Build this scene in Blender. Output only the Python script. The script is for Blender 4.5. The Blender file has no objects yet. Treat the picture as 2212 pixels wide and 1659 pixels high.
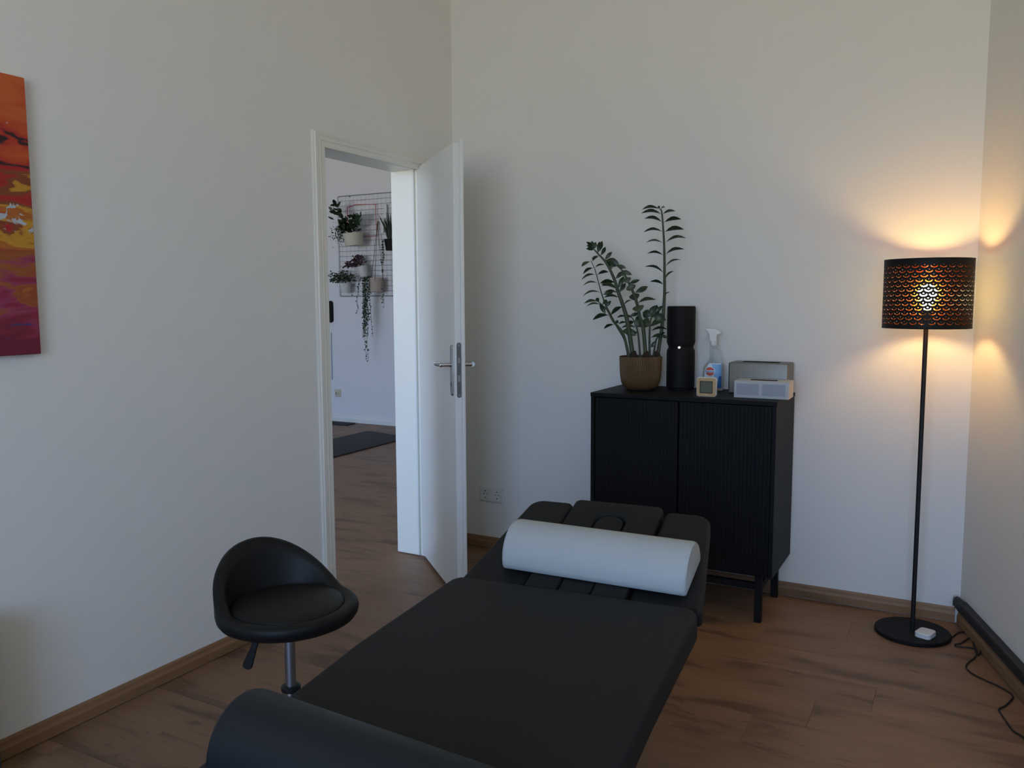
import bpy, bmesh, math, random
from math import sin, cos, pi, radians
from mathutils import Vector, Matrix, noise
from mathutils.geometry import delaunay_2d_cdt

scene = bpy.context.scene
COL = scene.collection
R = radians

# ------------------------------------------------------------------ camera
yaw, pitch, roll = R(28.63), R(5.755), R(-0.2545)
f = Vector((-sin(yaw)*cos(pitch), cos(yaw)*cos(pitch), -sin(pitch)))
r0 = Vector((cos(yaw), sin(yaw), 0)); u0 = r0.cross(f)
rt = cos(roll)*r0 + sin(roll)*u0; up = -sin(roll)*r0 + cos(roll)*u0
cam_d = bpy.data.cameras.new('camera'); cam = bpy.data.objects.new('camera', cam_d); COL.objects.link(cam)
M = Matrix((rt, up, -f)).transposed().to_4x4(); M.translation = (2.403, -3.762, 1.32)
cam.matrix_world = M
cam_d.sensor_width = 36; cam_d.lens = 1793.9/2212*36; cam_d.clip_start = .02
scene.camera = cam

# ------------------------------------------------------------------ light from outside
SKY_STRENGTH = 11.6
w = bpy.data.worlds.new('sky'); scene.world = w; w.use_nodes = True
nt = w.node_tree; nt.nodes.clear()
out = nt.nodes.new('ShaderNodeOutputWorld'); bg = nt.nodes.new('ShaderNodeBackground')
tc = nt.nodes.new('ShaderNodeTexCoord'); sx = nt.nodes.new('ShaderNodeSeparateXYZ'); rp = nt.nodes.new('ShaderNodeValToRGB')
mp = nt.nodes.new('ShaderNodeMapRange'); mp.inputs[1].default_value = -1; mp.inputs[2].default_value = 1
nt.links.new(tc.outputs['Generated'], sx.inputs[0]); nt.links.new(sx.outputs[2], mp.inputs[0]); nt.links.new(mp.outputs[0], rp.inputs[0])
nt.links.new(rp.outputs[0], bg.inputs[0]); nt.links.new(bg.outputs[0], out.inputs[0]); bg.inputs[1].default_value = SKY_STRENGTH
cr = rp.color_ramp
cr.elements[0].position = 0.0; cr.elements[0].color = (.575, .56, .465, 1)      # street and pavement
cr.elements[1].position = 1.0; cr.elements[1].color = (.19, .38, .82, 1)       # zenith
e = cr.elements.new(.49); e.color = (.59, .58, .495, 1)
e = cr.elements.new(.53); e.color = (.34, .52, .84, 1)
def portal(name, loc, sx_, sz_):
    l = bpy.data.lights.new(name, 'AREA'); l.shape = 'RECTANGLE'; l.size = sx_; l.size_y = sz_
    l.cycles.is_portal = True
    o = bpy.data.objects.new(name, l); COL.objects.link(o); o.location = loc; o.rotation_euler = (R(90), 0, 0)
    return o
WIN1 = (1.45, 3.45, .75, 2.75)      # x0 x1 z0 z1 in the street wall
WIN2 = (-5.0, -1.35, .45, 3.0)
YS = -6.2
for k, wn in enumerate((WIN1, WIN2)):
    portal('daylight', ((wn[0]+wn[1])/2, YS-.16, (wn[2]+wn[3])/2), wn[1]-wn[0], wn[3]-wn[2])
scene.view_settings.view_transform = 'Standard'; scene.view_settings.look = 'None'
scene.view_settings.exposure = 0.0; scene.view_settings.gamma = 1.0; scene.view_settings.use_curve_mapping = False
scene.cycles.max_bounces = 10; scene.cycles.diffuse_bounces = 6; scene.cycles.transparent_max_bounces = 16

# ------------------------------------------------------------------ materials
def lin(c):
    return tuple(((v/255)/12.92 if v/255 <= .04045 else ((v/255+.055)/1.055)**2.4) for v in c)
MATS = {}
def mat(name, col, rough=.5, metal=0., spec=.5, var=0., vscale=8., bump=0., bscale=60., emit=None, estr=0., trans=0., alpha=1., coat=0., ior=1.45, stretch=(1, 1, 1)):
    m = bpy.data.materials.new(name); m.use_nodes = True; n = m.node_tree; b = n.nodes['Principled BSDF']
    b.inputs['Base Color'].default_value = (*col, 1); b.inputs['Roughness'].default_value = rough
    b.inputs['Metallic'].default_value = metal; b.inputs['Specular IOR Level'].default_value = spec
    b.inputs['Transmission Weight'].default_value = trans; b.inputs['IOR'].default_value = ior
    b.inputs['Coat Weight'].default_value = coat; b.inputs['Alpha'].default_value = alpha
    if emit: b.inputs['Emission Color'].default_value = (*emit, 1); b.inputs['Emission Strength'].default_value = estr
    if var or bump:
        t = n.nodes.new('ShaderNodeTexCoord'); mpn = n.nodes.new('ShaderNodeMapping'); mpn.inputs['Scale'].default_value = stretch
        n.links.new(t.outputs['Object'], mpn.inputs[0])
    if var:
        nz = n.nodes.new('ShaderNodeTexNoise'); nz.inputs['Scale'].default_value = vscale; nz.inputs['Detail'].default_value = 5
        n.links.new(mpn.outputs[0], nz.inputs[0])
        mx = n.nodes.new('ShaderNodeMix'); mx.data_type = 'RGBA'
        mx.inputs[6].default_value = (*[c*(1-var) for c in col], 1); mx.inputs[7].default_value = (*[min(1, c*(1+var)) for c in col], 1)
        n.links.new(nz.outputs[0], mx.inputs[0]); n.links.new(mx.outputs[2], b.inputs['Base Color'])
    if bump:
        nb = n.nodes.new('ShaderNodeTexNoise'); nb.inputs['Scale'].default_value = bscale; nb.inputs['Detail'].default_value = 4
        bp = n.nodes.new('ShaderNodeBump'); bp.inputs['Strength'].default_value = bump; bp.inputs['Distance'].default_value = .002
        n.links.new(mpn.outputs[0], nb.inputs[0]); n.links.new(nb.outputs[0], bp.inputs['Height']); n.links.new(bp.outputs[0], b.inputs['Normal'])
    MATS[name] = m
    return m

def wood(name, c_lo, c_hi, dark, rough=.45, length_scale=1.1, knots=.55):
    m = bpy.data.materials.new(name); m.use_nodes = True; n = m.node_tree; b = n.nodes['Principled BSDF']; L = n.links
    t = n.nodes.new('ShaderNodeTexCoord'); oi = n.nodes.new('ShaderNodeObjectInfo')
    mul = n.nodes.new('ShaderNodeVectorMath'); mul.operation = 'SCALE'; cmb = n.nodes.new('ShaderNodeCombineXYZ')
    L.new(oi.outputs['Random'], cmb.inputs[0]); L.new(oi.outputs['Random'], cmb.inputs[1]); L.new(cmb.outputs[0], mul.inputs[0]); mul.inputs['Scale'].default_value = 90
    add = n.nodes.new('ShaderNodeVectorMath'); L.new(t.outputs['Object'], add.inputs[0]); L.new(mul.outputs[0], add.inputs[1])
    mp1 = n.nodes.new('ShaderNodeMapping'); mp1.inputs['Scale'].default_value = (length_scale, 5.5, 5.5); L.new(add.outputs[0], mp1.inputs[0])
    n1 = n.nodes.new('ShaderNodeTexNoise'); n1.inputs['Scale'].default_value = 1.6; n1.inputs['Detail'].default_value = 6; n1.inputs['Distortion'].default_value = .6; L.new(mp1.outputs[0], n1.inputs[0])
    mp2 = n.nodes.new('ShaderNodeMapping'); mp2.inputs['Scale'].default_value = (4, 60, 60); L.new(add.outputs[0], mp2.inputs[0])
    n2 = n.nodes.new('ShaderNodeTexNoise'); n2.inputs['Scale'].default_value = 2; n2.inputs['Detail'].default_value = 6; L.new(mp2.outputs[0], n2.inputs[0])
    ramp = n.nodes.new('ShaderNodeValToRGB'); L.new(n1.outputs[0], ramp.inputs[0])
    ramp.color_ramp.elements[0].position = .36; ramp.color_ramp.elements[0].color = (*dark, 1)
    ramp.color_ramp.elements[1].position = .72; ramp.color_ramp.elements[1].color = (*c_hi, 1)
    el = ramp.color_ramp.elements.new(.47); el.color = (*c_lo, 1)
    mx = n.nodes.new('ShaderNodeMix'); mx.data_type = 'RGBA'; mx.blend_type = 'MULTIPLY'; mx.inputs[0].default_value = .32
    r2 = n.nodes.new('ShaderNodeMapRange'); r2.inputs[1].default_value = .3; r2.inputs[2].default_value = .7; r2.inputs[3].default_value = .62; r2.inputs[4].default_value = 1.15
    L.new(n2.outputs[0], r2.inputs[0]); L.new(ramp.outputs[0], mx.inputs[6]); L.new(r2.outputs[0], mx.inputs[7])
    # knots and dark streaks
    mp3 = n.nodes.new('ShaderNodeMapping'); mp3.inputs['Scale'].default_value = (3.2, 15, 15); L.new(add.outputs[0], mp3.inputs[0])
    n3 = n.nodes.new('ShaderNodeTexNoise'); n3.inputs['Scale'].default_value = 1.5; n3.inputs['Detail'].default_value = 8; n3.inputs['Distortion'].default_value = 1.5; L.new(mp3.outputs[0], n3.inputs[0])
    r3 = n.nodes.new('ShaderNodeMapRange'); r3.inputs[1].default_value = .63; r3.inputs[2].default_value = .72; r3.inputs[3].default_value = 0; r3.inputs[4].default_value = knots
    L.new(n3.outputs[0], r3.inputs[0])
    mk = n.nodes.new('ShaderNodeMix'); mk.data_type = 'RGBA'; L.new(r3.outputs[0], mk.inputs[0]); L.new(mx.outputs[2], mk.inputs[6]); mk.inputs[7].default_value = (*[d*.42 for d in dark], 1)
    # per plank tone
    hv = n.nodes.new('ShaderNodeHueSaturation'); rv = n.nodes.new('ShaderNodeMapRange'); rv.inputs[3].default_value = .96; rv.inputs[4].default_value = 1.04
    L.new(oi.outputs['Random'], rv.inputs[0]); L.new(rv.outputs[0], hv.inputs['Value']); L.new(mk.outputs[2], hv.inputs['Color'])
    L.new(hv.outputs[0], b.inputs['Base Color']); b.inputs['Roughness'].default_value = rough; b.inputs['Specular IOR Level'].default_value = .45
    bp = n.nodes.new('ShaderNodeBump'); bp.inputs['Strength'].default_value = .15; bp.inputs['Distance'].default_value = .001
    L.new(n2.outputs[0], bp.inputs['Height']); L.new(bp.outputs[0], b.inputs['Normal'])
    MATS[name] = m
    return m

mat('wall_paint', (.80, .80, .775), .9, var=.012, vscale=1.5, bump=.25, bscale=90, spec=.2)
mat('hall_paint', (.78, .77, .80), .9, var=.012, vscale=1.5, bump=.25, bscale=90, spec=.2)
mat('door_white', (.80, .81, .79), .38, var=.01, vscale=3, spec=.45)
mat('trim_cream', (.80, .79, .73), .4, var=.01, vscale=3)
wood('laminate', (.225, .123, .066), (.265, .150, .084), (.132, .070, .039), rough=.47, length_scale=1.5, knots=.55)
wood('skirting_wood', (.25, .135, .062), (.31, .175, .085), (.17, .088, .040), rough=.5, length_scale=.5, knots=.2)
mat('leatherette', (.0115, .0120, .0135), .68, var=.08, vscale=30, bump=.12, bscale=500, spec=.3)
mat('leatherette_blue', (.0065, .0095, .0145), .5, var=.06, vscale=20, bump=.1, bscale=500, spec=.42)
mat('pillow_white', (.47, .50, .505), .62, var=.02, vscale=20, bump=.06, bscale=400, spec=.3)
mat('stool_black', (.007, .007, .0072), .5, var=.1, vscale=30, bump=.08, bscale=500, spec=.3)
mat('black_metal', (.012, .012, .013), .45, var=.1, vscale=40, spec=.4)
mat('black_lacquer', (.0065, .0065, .007), .55, var=.15, vscale=6, bump=.05, bscale=150, spec=.18, stretch=(1, 1, 8))
mat('chrome', (.62, .63, .65), .12, metal=1, var=.03, vscale=10)
mat('satin_steel', (.42, .42, .43), .3, metal=1, var=.04, vscale=30)
mat('grey_steel', (.20, .205, .21), .45, metal=.9, var=.05, vscale=30)
mat('tube_black_chrome', (.40, .43, .49), .38, metal=1, var=.05, vscale=20)
mat('brushed_steel', (.22, .21, .185), .45, metal=1, var=.08, vscale=4, bump=.05, bscale=200, stretch=(1, 1, 20))
mat('white_plastic', (.74, .75, .74), .4, var=.015, vscale=10)
mat('cream_plastic', (.62, .57, .42), .45, var=.02, vscale=10)
mat('dark_hole', (.004, .004, .004), .8, var=.1)
mat('bronze', (.14, .082, .036), .5, metal=.35, var=.25, vscale=14, spec=.5)
mat('tower_black', (.009, .0085, .009), .62, var=.1, vscale=40, spec=.2)
mat('bronze_dark', (.05, .032, .018), .5, metal=.4, var=.2, vscale=14)
mat('soil', (.035, .022, .014), .95, var=.5, vscale=60, bump=.8, bscale=120)
mat('leaf_dark', (.022, .043, .020), .38, var=.35, vscale=18, spec=.5)
mat('leaf_mid', (.050, .070, .036), .42, var=.35, vscale=18, spec=.5)
mat('stem_green', (.045, .064, .034), .5, var=.3, vscale=20)
mat('leaf_small', (.040, .062, .030), .5, var=.5, vscale=25)
mat('leaf_purple', (.085, .045, .055), .5, var=.6, vscale=40)
mat('bamboo', (.53, .35, .17), .5, var=.08, vscale=30, stretch=(1, 1, 6))
mat('lcd', (.115, .125, .085), .25, var=.04, vscale=10)
mat('bottle_plastic', (.86, .90, .92), .12, trans=1., ior=1.08, var=.01)
mat('label_paper', (.62, .74, .86), .4, var=.12, vscale=14)
mat('label_blue', (.03, .13, .42), .4, var=.1, vscale=10)
mat('label_skyblue', (.22, .46, .76), .4, var=.15, vscale=14)
mat('label_red', (.62, .075, .035), .4, var=.05)
mat('print_navy', (.03, .03, .17), .5, var=.02)
mat('carton_white', (.47, .485, .50), .7, var=.02, vscale=10)
mat('carton_print', (.34, .375, .43), .7, var=.1, vscale=40)
mat('shade_black', (.008, .007, .007), .6, var=.1, vscale=30, spec=.3)
mat('shade_copper', (.50, .20, .045), .18, metal=1, var=.06, vscale=20)
mat('bulb_glass', (1, .8, .5), .4, emit=(1.0, .68, .25), estr=128.0)
mat('cord_black', (.010, .009, .009), .6, var=.1)
mat('foam_black', (.014, .015, .017), .6, var=.3, vscale=25, bump=.5, bscale=40, stretch=(1, 6, 1))
mat('film_plastic', (.75, .78, .80), .25, trans=.85, ior=1.1, var=.05)
mat('pot_cream', (.60, .57, .47), .6, var=.05, vscale=10)
mat('pot_white', (.64, .64, .62), .6, var=.04, vscale=10)
mat('pot_beige', (.40, .33, .28), .6, var=.06, vscale=12)
mat('cord_brown', (.12, .07, .05), .8, var=.2)
mat('wire_grey', (.30, .30, .32), .4, metal=.7, var=.1)
mat('wire_pale', (.50, .50, .52), .4, metal=.3, var=.05)
mat('aloe', (.018, .028, .018), .5, var=.4, vscale=12)
mat('wire_red', (.50, .10, .14), .5, var=.05)
mat('mat_dark', (.035, .035, .038), .8, var=.12, vscale=60, bump=.3, bscale=300)
mat('cabinet_blue', (.03, .035, .05), .5, var=.1)

def painting_material():
    m = bpy.data.materials.new('abstract_paint'); m.use_nodes = True; n = m.node_tree; b = n.nodes['Principled BSDF']; L = n.links
    t = n.nodes.new('ShaderNodeTexCoord')
    def noise_(scale, rot, sc, detail=5, dist=.8):
        mp_ = n.nodes.new('ShaderNodeMapping'); mp_.inputs['Rotation'].default_value = (rot, 0, 0); mp_.inputs['Scale'].default_value = sc
        L.new(t.outputs['Object'], mp_.inputs[0])
        z = n.nodes.new('ShaderNodeTexNoise'); z.inputs['Scale'].default_value = scale; z.inputs['Detail'].default_value = detail; z.inputs['Distortion'].default_value = dist
        L.new(mp_.outputs[0], z.inputs[0]); return z.outputs[0]
    sep = n.nodes.new('ShaderNodeSeparateXYZ'); L.new(t.outputs['Object'], sep.inputs[0])
    nz = noise_(2.6, R(-38), (1, 2.2, 7), 4, .5)
    ma = n.nodes.new('ShaderNodeMath'); ma.operation = 'MULTIPLY_ADD'; L.new(nz, ma.inputs[0]); ma.inputs[1].default_value = .70; L.new(sep.outputs[2], ma.inputs[2])
    mr = n.nodes.new('ShaderNodeMapRange'); L.new(ma.outputs[0], mr.inputs[0]); mr.inputs[1].default_value = -.36+.35; mr.inputs[2].default_value = .36+.35
    rp_ = n.nodes.new('ShaderNodeValToRGB'); L.new(mr.outputs[0], rp_.inputs[0]); c = rp_.color_ramp
    stops = [(0.0, (.16, .008, .035)), (.10, (.24, .012, .04)), (.17, (.30, .03, .10)), (.235, (.32, .09, .012)), (.30, (.30, .05, .02)), (.36, (.45, .13, .015)),
             (.43, (.40, .10, .012)), (.47, (.55, .28, .02)), (.53, (.50, .22, .02)), (.55, (.20, .05, .015)), (.60, (.24, .05, .012)), (.63, (.40, .012, .015)),
             (.69, (.34, .008, .012)), (.735, (.025, .008, .014)), (.775, (.03, .008, .012)), (.80, (.40, .02, .012)), (.88, (.52, .06, .012)), (1.0, (.56, .11, .02))]
    c.elements[0].position, c.elements[0].color = stops[0][0], (*stops[0][1], 1)
    c.elements[1].position, c.elements[1].color = stops[-1][0], (*stops[-1][1], 1)
    for p_, q_ in stops[1:-1]:
        e_ = c.elements.new(p_); e_.color = (*q_, 1)
    # white and pale blue spatter in a band around the middle
    sp = noise_(38, 0, (1, 1, 1.6), 6, .4); band = n.nodes.new('ShaderNodeMapRange'); band.interpolation_type = 'SMOOTHSTEP'
    ab = n.nodes.new('ShaderNodeMath'); ab.operation = 'ABSOLUTE'; off = n.nodes.new('ShaderNodeMath'); off.operation = 'ADD'; off.inputs[1].default_value = .005
    L.new(sep.outputs[2], off.inputs[0]); L.new(off.outputs[0], ab.inputs[0]); L.new(ab.outputs[0], band.inputs[0]); band.inputs[1].default_value = .015; band.inputs[2].default_value = .07; band.inputs[3].default_value = .17; band.inputs[4].default_value = 0
    sm = n.nodes.new('ShaderNodeMath'); sm.operation = 'ADD'; L.new(sp, sm.inputs[0]); L.new(band.outputs[0], sm.inputs[1])
    th = n.nodes.new('ShaderNodeMapRange'); L.new(sm.outputs[0], th.inputs[0]); th.inputs[1].default_value = .72; th.inputs[2].default_value = .75
    mx = n.nodes.new('ShaderNodeMix'); mx.data_type = 'RGBA'; L.new(th.outputs[0], mx.inputs[0]); L.new(rp_.outputs[0], mx.inputs[6]); mx.inputs[7].default_value = (.42, .48, .56, 1)
    # blue stroke low down
    bl = noise_(5, R(-50), (1, 1.5, 6)); b2 = n.nodes.new('ShaderNodeMapRange'); L.new(sep.outputs[2], b2.inputs[0]); b2.inputs[1].default_value = -.22; b2.inputs[2].default_value = -.30; b2.inputs[3].default_value = 0; b2.inputs[4].default_value = .12
    b3 = n.nodes.new('ShaderNodeMath'); b3.operation = 'ADD'; L.new(bl, b3.inputs[0]); L.new(b2.outputs[0], b3.inputs[1])
    b4 = n.nodes.new('ShaderNodeMapRange'); L.new(b3.outputs[0], b4.inputs[0]); b4.inputs[1].default_value = .70; b4.inputs[2].default_value = .78
    m2 = n.nodes.new('ShaderNodeMix'); m2.data_type = 'RGBA'; L.new(b4.outputs[0], m2.inputs[0]); L.new(mx.outputs[2], m2.inputs[6]); m2.inputs[7].default_value = (.02, .035, .16, 1)
    L.new(m2.outputs[2], b.inputs['Base Color']); b.inputs['Roughness'].default_value = .5
    MATS['abstract_paint'] = m
painting_material()

# ------------------------------------------------------------------ helpers
def new_obj(name, bm, m, parent=None, smooth=True, angle=35, kind=None, label=None):
    me = bpy.data.meshes.new(name)
    bmesh.ops.recalc_face_normals(bm, faces=bm.faces[:]) if len(bm.faces) else None
    bm.to_mesh(me); bm.free()
    ms = m if isinstance(m, (list, tuple)) else [m]
    for q in ms: me.materials.append(MATS[q])
    if smooth:
        me.polygons.foreach_set('use_smooth', [True]*len(me.polygons)); me.set_sharp_from_angle(angle=R(angle))
    o = bpy.data.objects.new(name, me); COL.objects.link(o)
    if parent: o.parent = parent
    if kind: o['kind'] = kind
    if label: o['label'] = label
    return o
def tag(o, label, cat, group=None):
    o['label'] = label; o['category'] = cat
    if group: o['group'] = group
    return o
def empty(name, loc=(0, 0, 0), rz=0., kind=None):
    o = bpy.data.objects.new(name, None); COL.objects.link(o); o.location = loc; o.rotation_euler = (0, 0, rz); o.empty_display_size = .05
    if kind: o['kind'] = kind
    return o
def thing(name, label, cat, loc=(0, 0, 0), rz=0., group=None):
    return tag(empty(name, loc, rz), label, cat, group)
def BM(): return bmesh.new()
def box(bm, x0, x1, y0, y1, z0, z1, bev=0., seg=1, M=None):
    r = bmesh.ops.create_cube(bm, size=1)
    vs = r['verts']
    for v in vs: v.co = Vector(((x0+x1)/2+v.co.x*(x1-x0), (y0+y1)/2+v.co.y*(y1-y0), (z0+z1)/2+v.co.z*(z1-z0)))
    if bev:
        es = {e for v in vs for e in v.link_edges}
        rr = bmesh.ops.bevel(bm, geom=list(es), offset=bev, segments=seg, affect='EDGES', profile=.5)
        vs = list({v for f_ in rr['faces'] for v in f_.verts} | {v for v in vs if v.is_valid})
    if M: bmesh.ops.transform(bm, matrix=M, verts=vs)
    return bm
def rings(bm, loops, close=True, cap0=True, cap1=True):
    """skin a list of equal-length closed loops"""
    vl = [[bm.verts.new(p) for p in lp] for lp in loops]
    n = len(loops[0])
    for a, b in zip(vl, vl[1:]):
        for i in range(n if close else n-1):
            j = (i+1) % n
            bm.faces.new((a[i], a[j], b[j], b[i]))
    if cap0: bm.faces.new(vl[0][::-1])
    if cap1: bm.faces.new(vl[-1])
    return vl
def circle(r, z, n=24, cx=0, cy=0, ph=0): return [Vector((cx+r*cos(2*pi*i/n+ph), cy+r*sin(2*pi*i/n+ph), z)) for i in range(n)]
def lathe(bm, prof, n=32, cx=0, cy=0, cap0=True, cap1=True):
    return rings(bm, [circle(r, z, n, cx, cy) for r, z in prof], cap0=cap0, cap1=cap1)
def tube(bm, pts, rad, n=8, caps=True):
    pts = [Vector(p) for p in pts]; k = len(pts); rad = rad if isinstance(rad, (list, tuple)) else [rad]*k
    loops = []; prev = None
    for i, p in enumerate(pts):
        t = (pts[min(i+1, k-1)]-pts[max(i-1, 0)]).normalized()
        a = prev if prev is not None else (Vector((0, 0, 1)) if abs(t.z) < .9 else Vector((1, 0, 0)))
        nrm = (a-t*a.dot(t)).normalized(); bn = t.cross(nrm); prev = nrm
        loops.append([p+(nrm*cos(2*pi*j/n)+bn*sin(2*pi*j/n))*rad[i] for j in range(n)])
    rings(bm, loops, cap0=caps, cap1=caps); return bm
def smooth_path(pts, sub=6):
    pts = [Vector(p) for p in pts]; o = []
    for i in range(len(pts)-1):
        p0 = pts[max(i-1, 0)]; p1 = pts[i]; p2 = pts[i+1]; p3 = pts[min(i+2, len(pts)-1)]
        for s in range(sub):
            t = s/sub
            o.append(.5*((2*p1)+(-p0+p2)*t+(2*p0-5*p1+4*p2-p3)*t*t+(-p0+3*p1-3*p2+p3)*t**3))
    o.append(pts[-1]); return o
def prism(bm, poly, axis_pts):
    """poly: list of 3D points, extruded along vector"""
    v = Vector(axis_pts); rings(bm, [poly, [Vector(p)+v for p in poly]]); return bm
def rpoly(cs, rads, n=6):
    cs = [Vector((c[0], c[1])) for c in cs]; o = []; k = len(cs)
    if not isinstance(rads, (list, tuple)): rads = [rads]*k
    for i in range(k):
        p, a, b = cs[i], cs[i-1], cs[(i+1) % k]; r = rads[i]
        d1 = (a-p).normalized(); d2 = (b-p).normalized(); ang = d1.angle(d2); d = r/math.tan(ang/2)
        c = p+(d1+d2).normalized()*(r/sin(ang/2)); s = p+d1*d; e_ = p+d2*d
        v1 = s-c; v2 = e_-c; tot = v1.angle_signed(v2)
        for j in range(n+1):
            t = -tot*j/n; q = Vector((v1.x*cos(t)-v1.y*sin(t), v1.x*sin(t)+v1.y*cos(t))); o.append(c+q)
    return o
def inset(poly, d):
    o = []; k = len(poly)
    for i in range(k):
        p, a, b = poly[i], poly[i-1], poly[(i+1) % k]
        t = ((p-a).normalized()+(b-p).normalized())
        t = t.normalized() if t.length > 1e-9 else (b-p).normalized()
        o.append(p+Vector((-t.y, t.x))*d)
    return o
def cushion(bm, poly, z0, z1, re, seg=4, rb=None):
    """padded slab: outline poly (ccw), rounded upper edge re and lower edge rb"""
    rb = re*.6 if rb is None else rb; L_ = []
    for j in range(seg+1):
        a = pi/2*j/seg; L_.append((rb*(1-sin(a)), z0+rb*(1-cos(a))))
    for j in range(seg+1):
        a = pi/2*j/seg; L_.append((re*(1-cos(a)), z1-re*(1-sin(a))))
    rings(bm, [[Vector((p.x, p.y, z)) for p in inset(poly, d)] for d, z in L_]); return bm
def mapv(bm, fn):
    for v in bm.verts: v.co = Vector(fn(v.co))
def text_bm(s, size, extrude=.0006, align='CENTER'):
    cu = bpy.data.curves.new('lettering', 'FONT'); cu.body = s; cu.size = size; cu.extrude = extrude; cu.align_x = align; cu.align_y = 'CENTER'
    o = bpy.data.objects.new('lettering', cu); COL.objects.link(o)
    me = bpy.data.meshes.new_from_object(o.evaluated_get(bpy.context.evaluated_depsgraph_get()))
    bpy.data.objects.remove(o); bpy.data.curves.remove(cu)
    bm = BM(); bm.from_mesh(me); bpy.data.meshes.remove(me); return bm
def struct(name, bm, m, parent=None, **k):
    o = new_obj(name, bm, m, parent, smooth=k.pop('smooth', False), **k)
    if parent is None: o['kind'] = 'structure'
    return o

# ------------------------------------------------------------------ room shell
ZC = 3.25
EC = Vector((.292, -.956, 0)).normalized(); NC = Vector((-.956, -.292, 0)).normalized(); QC = Vector((2.432, 0, 0))
LC = 6.2/.956
b = BM(); box(b, -5.4, 4.9, YS-.3, 3.5, -.12, -.0095); floor = struct('floor', b, 'dark_hole')
# laminate planks: rows along X
rnd = random.Random(5)
PL, PW = 1.285, .193
def plank_mesh(x0, x1, y0, y1):
    bm = BM(); box(bm, -(x1-x0)/2+.0002, (x1-x0)/2-.0002, -(y1-y0)/2+.0002, (y1-y0)/2-.0002, -.009, 0)
    es = [e_ for e_ in bm.edges if all(v.co.z > -.001 for v in e_.verts)]
    bmesh.ops.bevel(bm, geom=es, offset=.0006, segments=1, affect='EDGES')
    me = bpy.data.meshes.new('plank'); bm.to_mesh(me); bm.free(); me.materials.append(MATS['laminate']); return me
full = None; y = -6.19
def xmin_max(yc):
    if yc > .02: return -4.4, -.17
    return (-4.4 if yc > -1.9 else -.02), 2.50+max(0, -yc)*.306
while y < 3.28:
    yc = y+PW/2; xa, xb = xmin_max(yc); x = xa-rnd.random()*PL
    while x < xb:
        x1 = x+PL; a0, a1 = max(x, xa), min(x1, xb)
        if a1-a0 > .03 and not (a1 < -.3 and yc < -1.9):
            if abs(a1-a0-PL) < 1e-6:
                if full is None: full = plank_mesh(0, PL, 0, PW)
                me = full
            else: me = plank_mesh(a0, a1, 0, PW)
            o = bpy.data.objects.new('plank', me); COL.objects.link(o); o.location = ((a0+a1)/2, yc, 0); o.parent = floor
        x = x1
    y += PW
b = BM(); box(b, -5.4, 4.9, YS-.3, 3.5, ZC, ZC+.1); struct('ceiling', b, 'wall_paint')
DY0, DY1, DZ = -1.02, -.29, 1.985           # rough opening in the left wall
b = BM()
box(b, -.17, 0, YS, DY0, -.0095, ZC); box(b, -.17, 0, DY1, 3.29, -.0095, ZC); box(b, -.17, 0, DY0, DY1, DZ, ZC)
struct('wall_left', b, 'wall_paint')
b = BM(); box(b, 0, 2.62, 0, .16, -.0095, ZC); struct('wall_back', b, 'wall_paint')
b = BM()
prism(b, [QC-EC*.0, QC+EC*LC*1.02, QC+EC*LC*1.02-NC*.16, QC-EC*.0-NC*.16], (0, 0, ZC)); mapv(b, lambda c: (c.x, c.y, c.z-.0095)); struct('wall_right', b, 'wall_paint')
b = BM(); xs = [-5.4, WIN2[0], WIN2[1], WIN1[0], WIN1[1], 4.9]
for i in range(5):
    if i in (1, 3):
        wn = WIN2 if i == 1 else WIN1
        box(b, xs[i], xs[i+1], YS-.3, YS, -.0095, wn[2]); box(b, xs[i], xs[i+1], YS-.3, YS, wn[3], ZC)
    else: box(b, xs[i], xs[i+1], YS-.3, YS, -.0095, ZC)
struct('wall_street', b, 'wall_paint')
for k, wn in enumerate((WIN1, WIN2)):
    b = BM(); x0, x1, z0, z1 = wn
    for (a0, a1, c0, c1) in ((x0, x0+.06, z0, z1), (x1-.06, x1, z0, z1), (x0+.06, x1-.06, z0, z0+.06), (x0+.06, x1-.06, z1-.06, z1), ((x0+x1)/2-.035, (x0+x1)/2+.035, z0+.06, z1-.06)):
        box(b, a0, a1, YS-.14, YS-.08, c0, c1, .004)
    struct('window_%d' % (k+1), b, 'door_white')
b = BM(); box(b, -5.4, -.0, 3.28, 3.45, -.0095, ZC); struct('wall_hall', b, 'hall_paint')
b = BM(); box(b, -5.4, -5.25, YS, 3.28, -.0095, ZC); struct('wall_hall_left', b, 'hall_paint')

def skirting(name, a, bq, inward, h=.06, d=.015, m='skirting_wood'):
    a, bq, inward = Vector(a), Vector(bq), Vector(inward)
    prof = [(0, .0024), (d, .0024), (d, h*.55), (d*.72, h*.72), (d*.62, h*.9), (d*.45, h), (0, h)]
    L_ = (bq-a).length; ang = math.atan2((bq-a).y, (bq-a).x); side = 1 if (bq-a).normalized().cross(inward).z > 0 else -1
    bm = BM(); rings(bm, [[Vector((s, side*p, z)) for p, z in prof] for s in (0, L_)])
    o = struct(name, bm, m); o.location = a; o.rotation_euler = (0, 0, ang); return o
skirting('baseboard_left', (.0005, YS, 0), (.0005, -1.083, 0), (1, 0, 0))
skirting('baseboard_back', (.02, -.0005, 0), (2.416, -.0005, 0), (0, -1, 0))
skirting('baseboard_right', QC+EC*.018+NC*.0005, QC+EC*5.6+NC*.0005, NC)
skirting('baseboard_hall', (-5.2, 3.2795, 0), (-.18, 3.2795, 0), (0, -1, 0), h=.08, d=.014, m='door_white')

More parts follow.
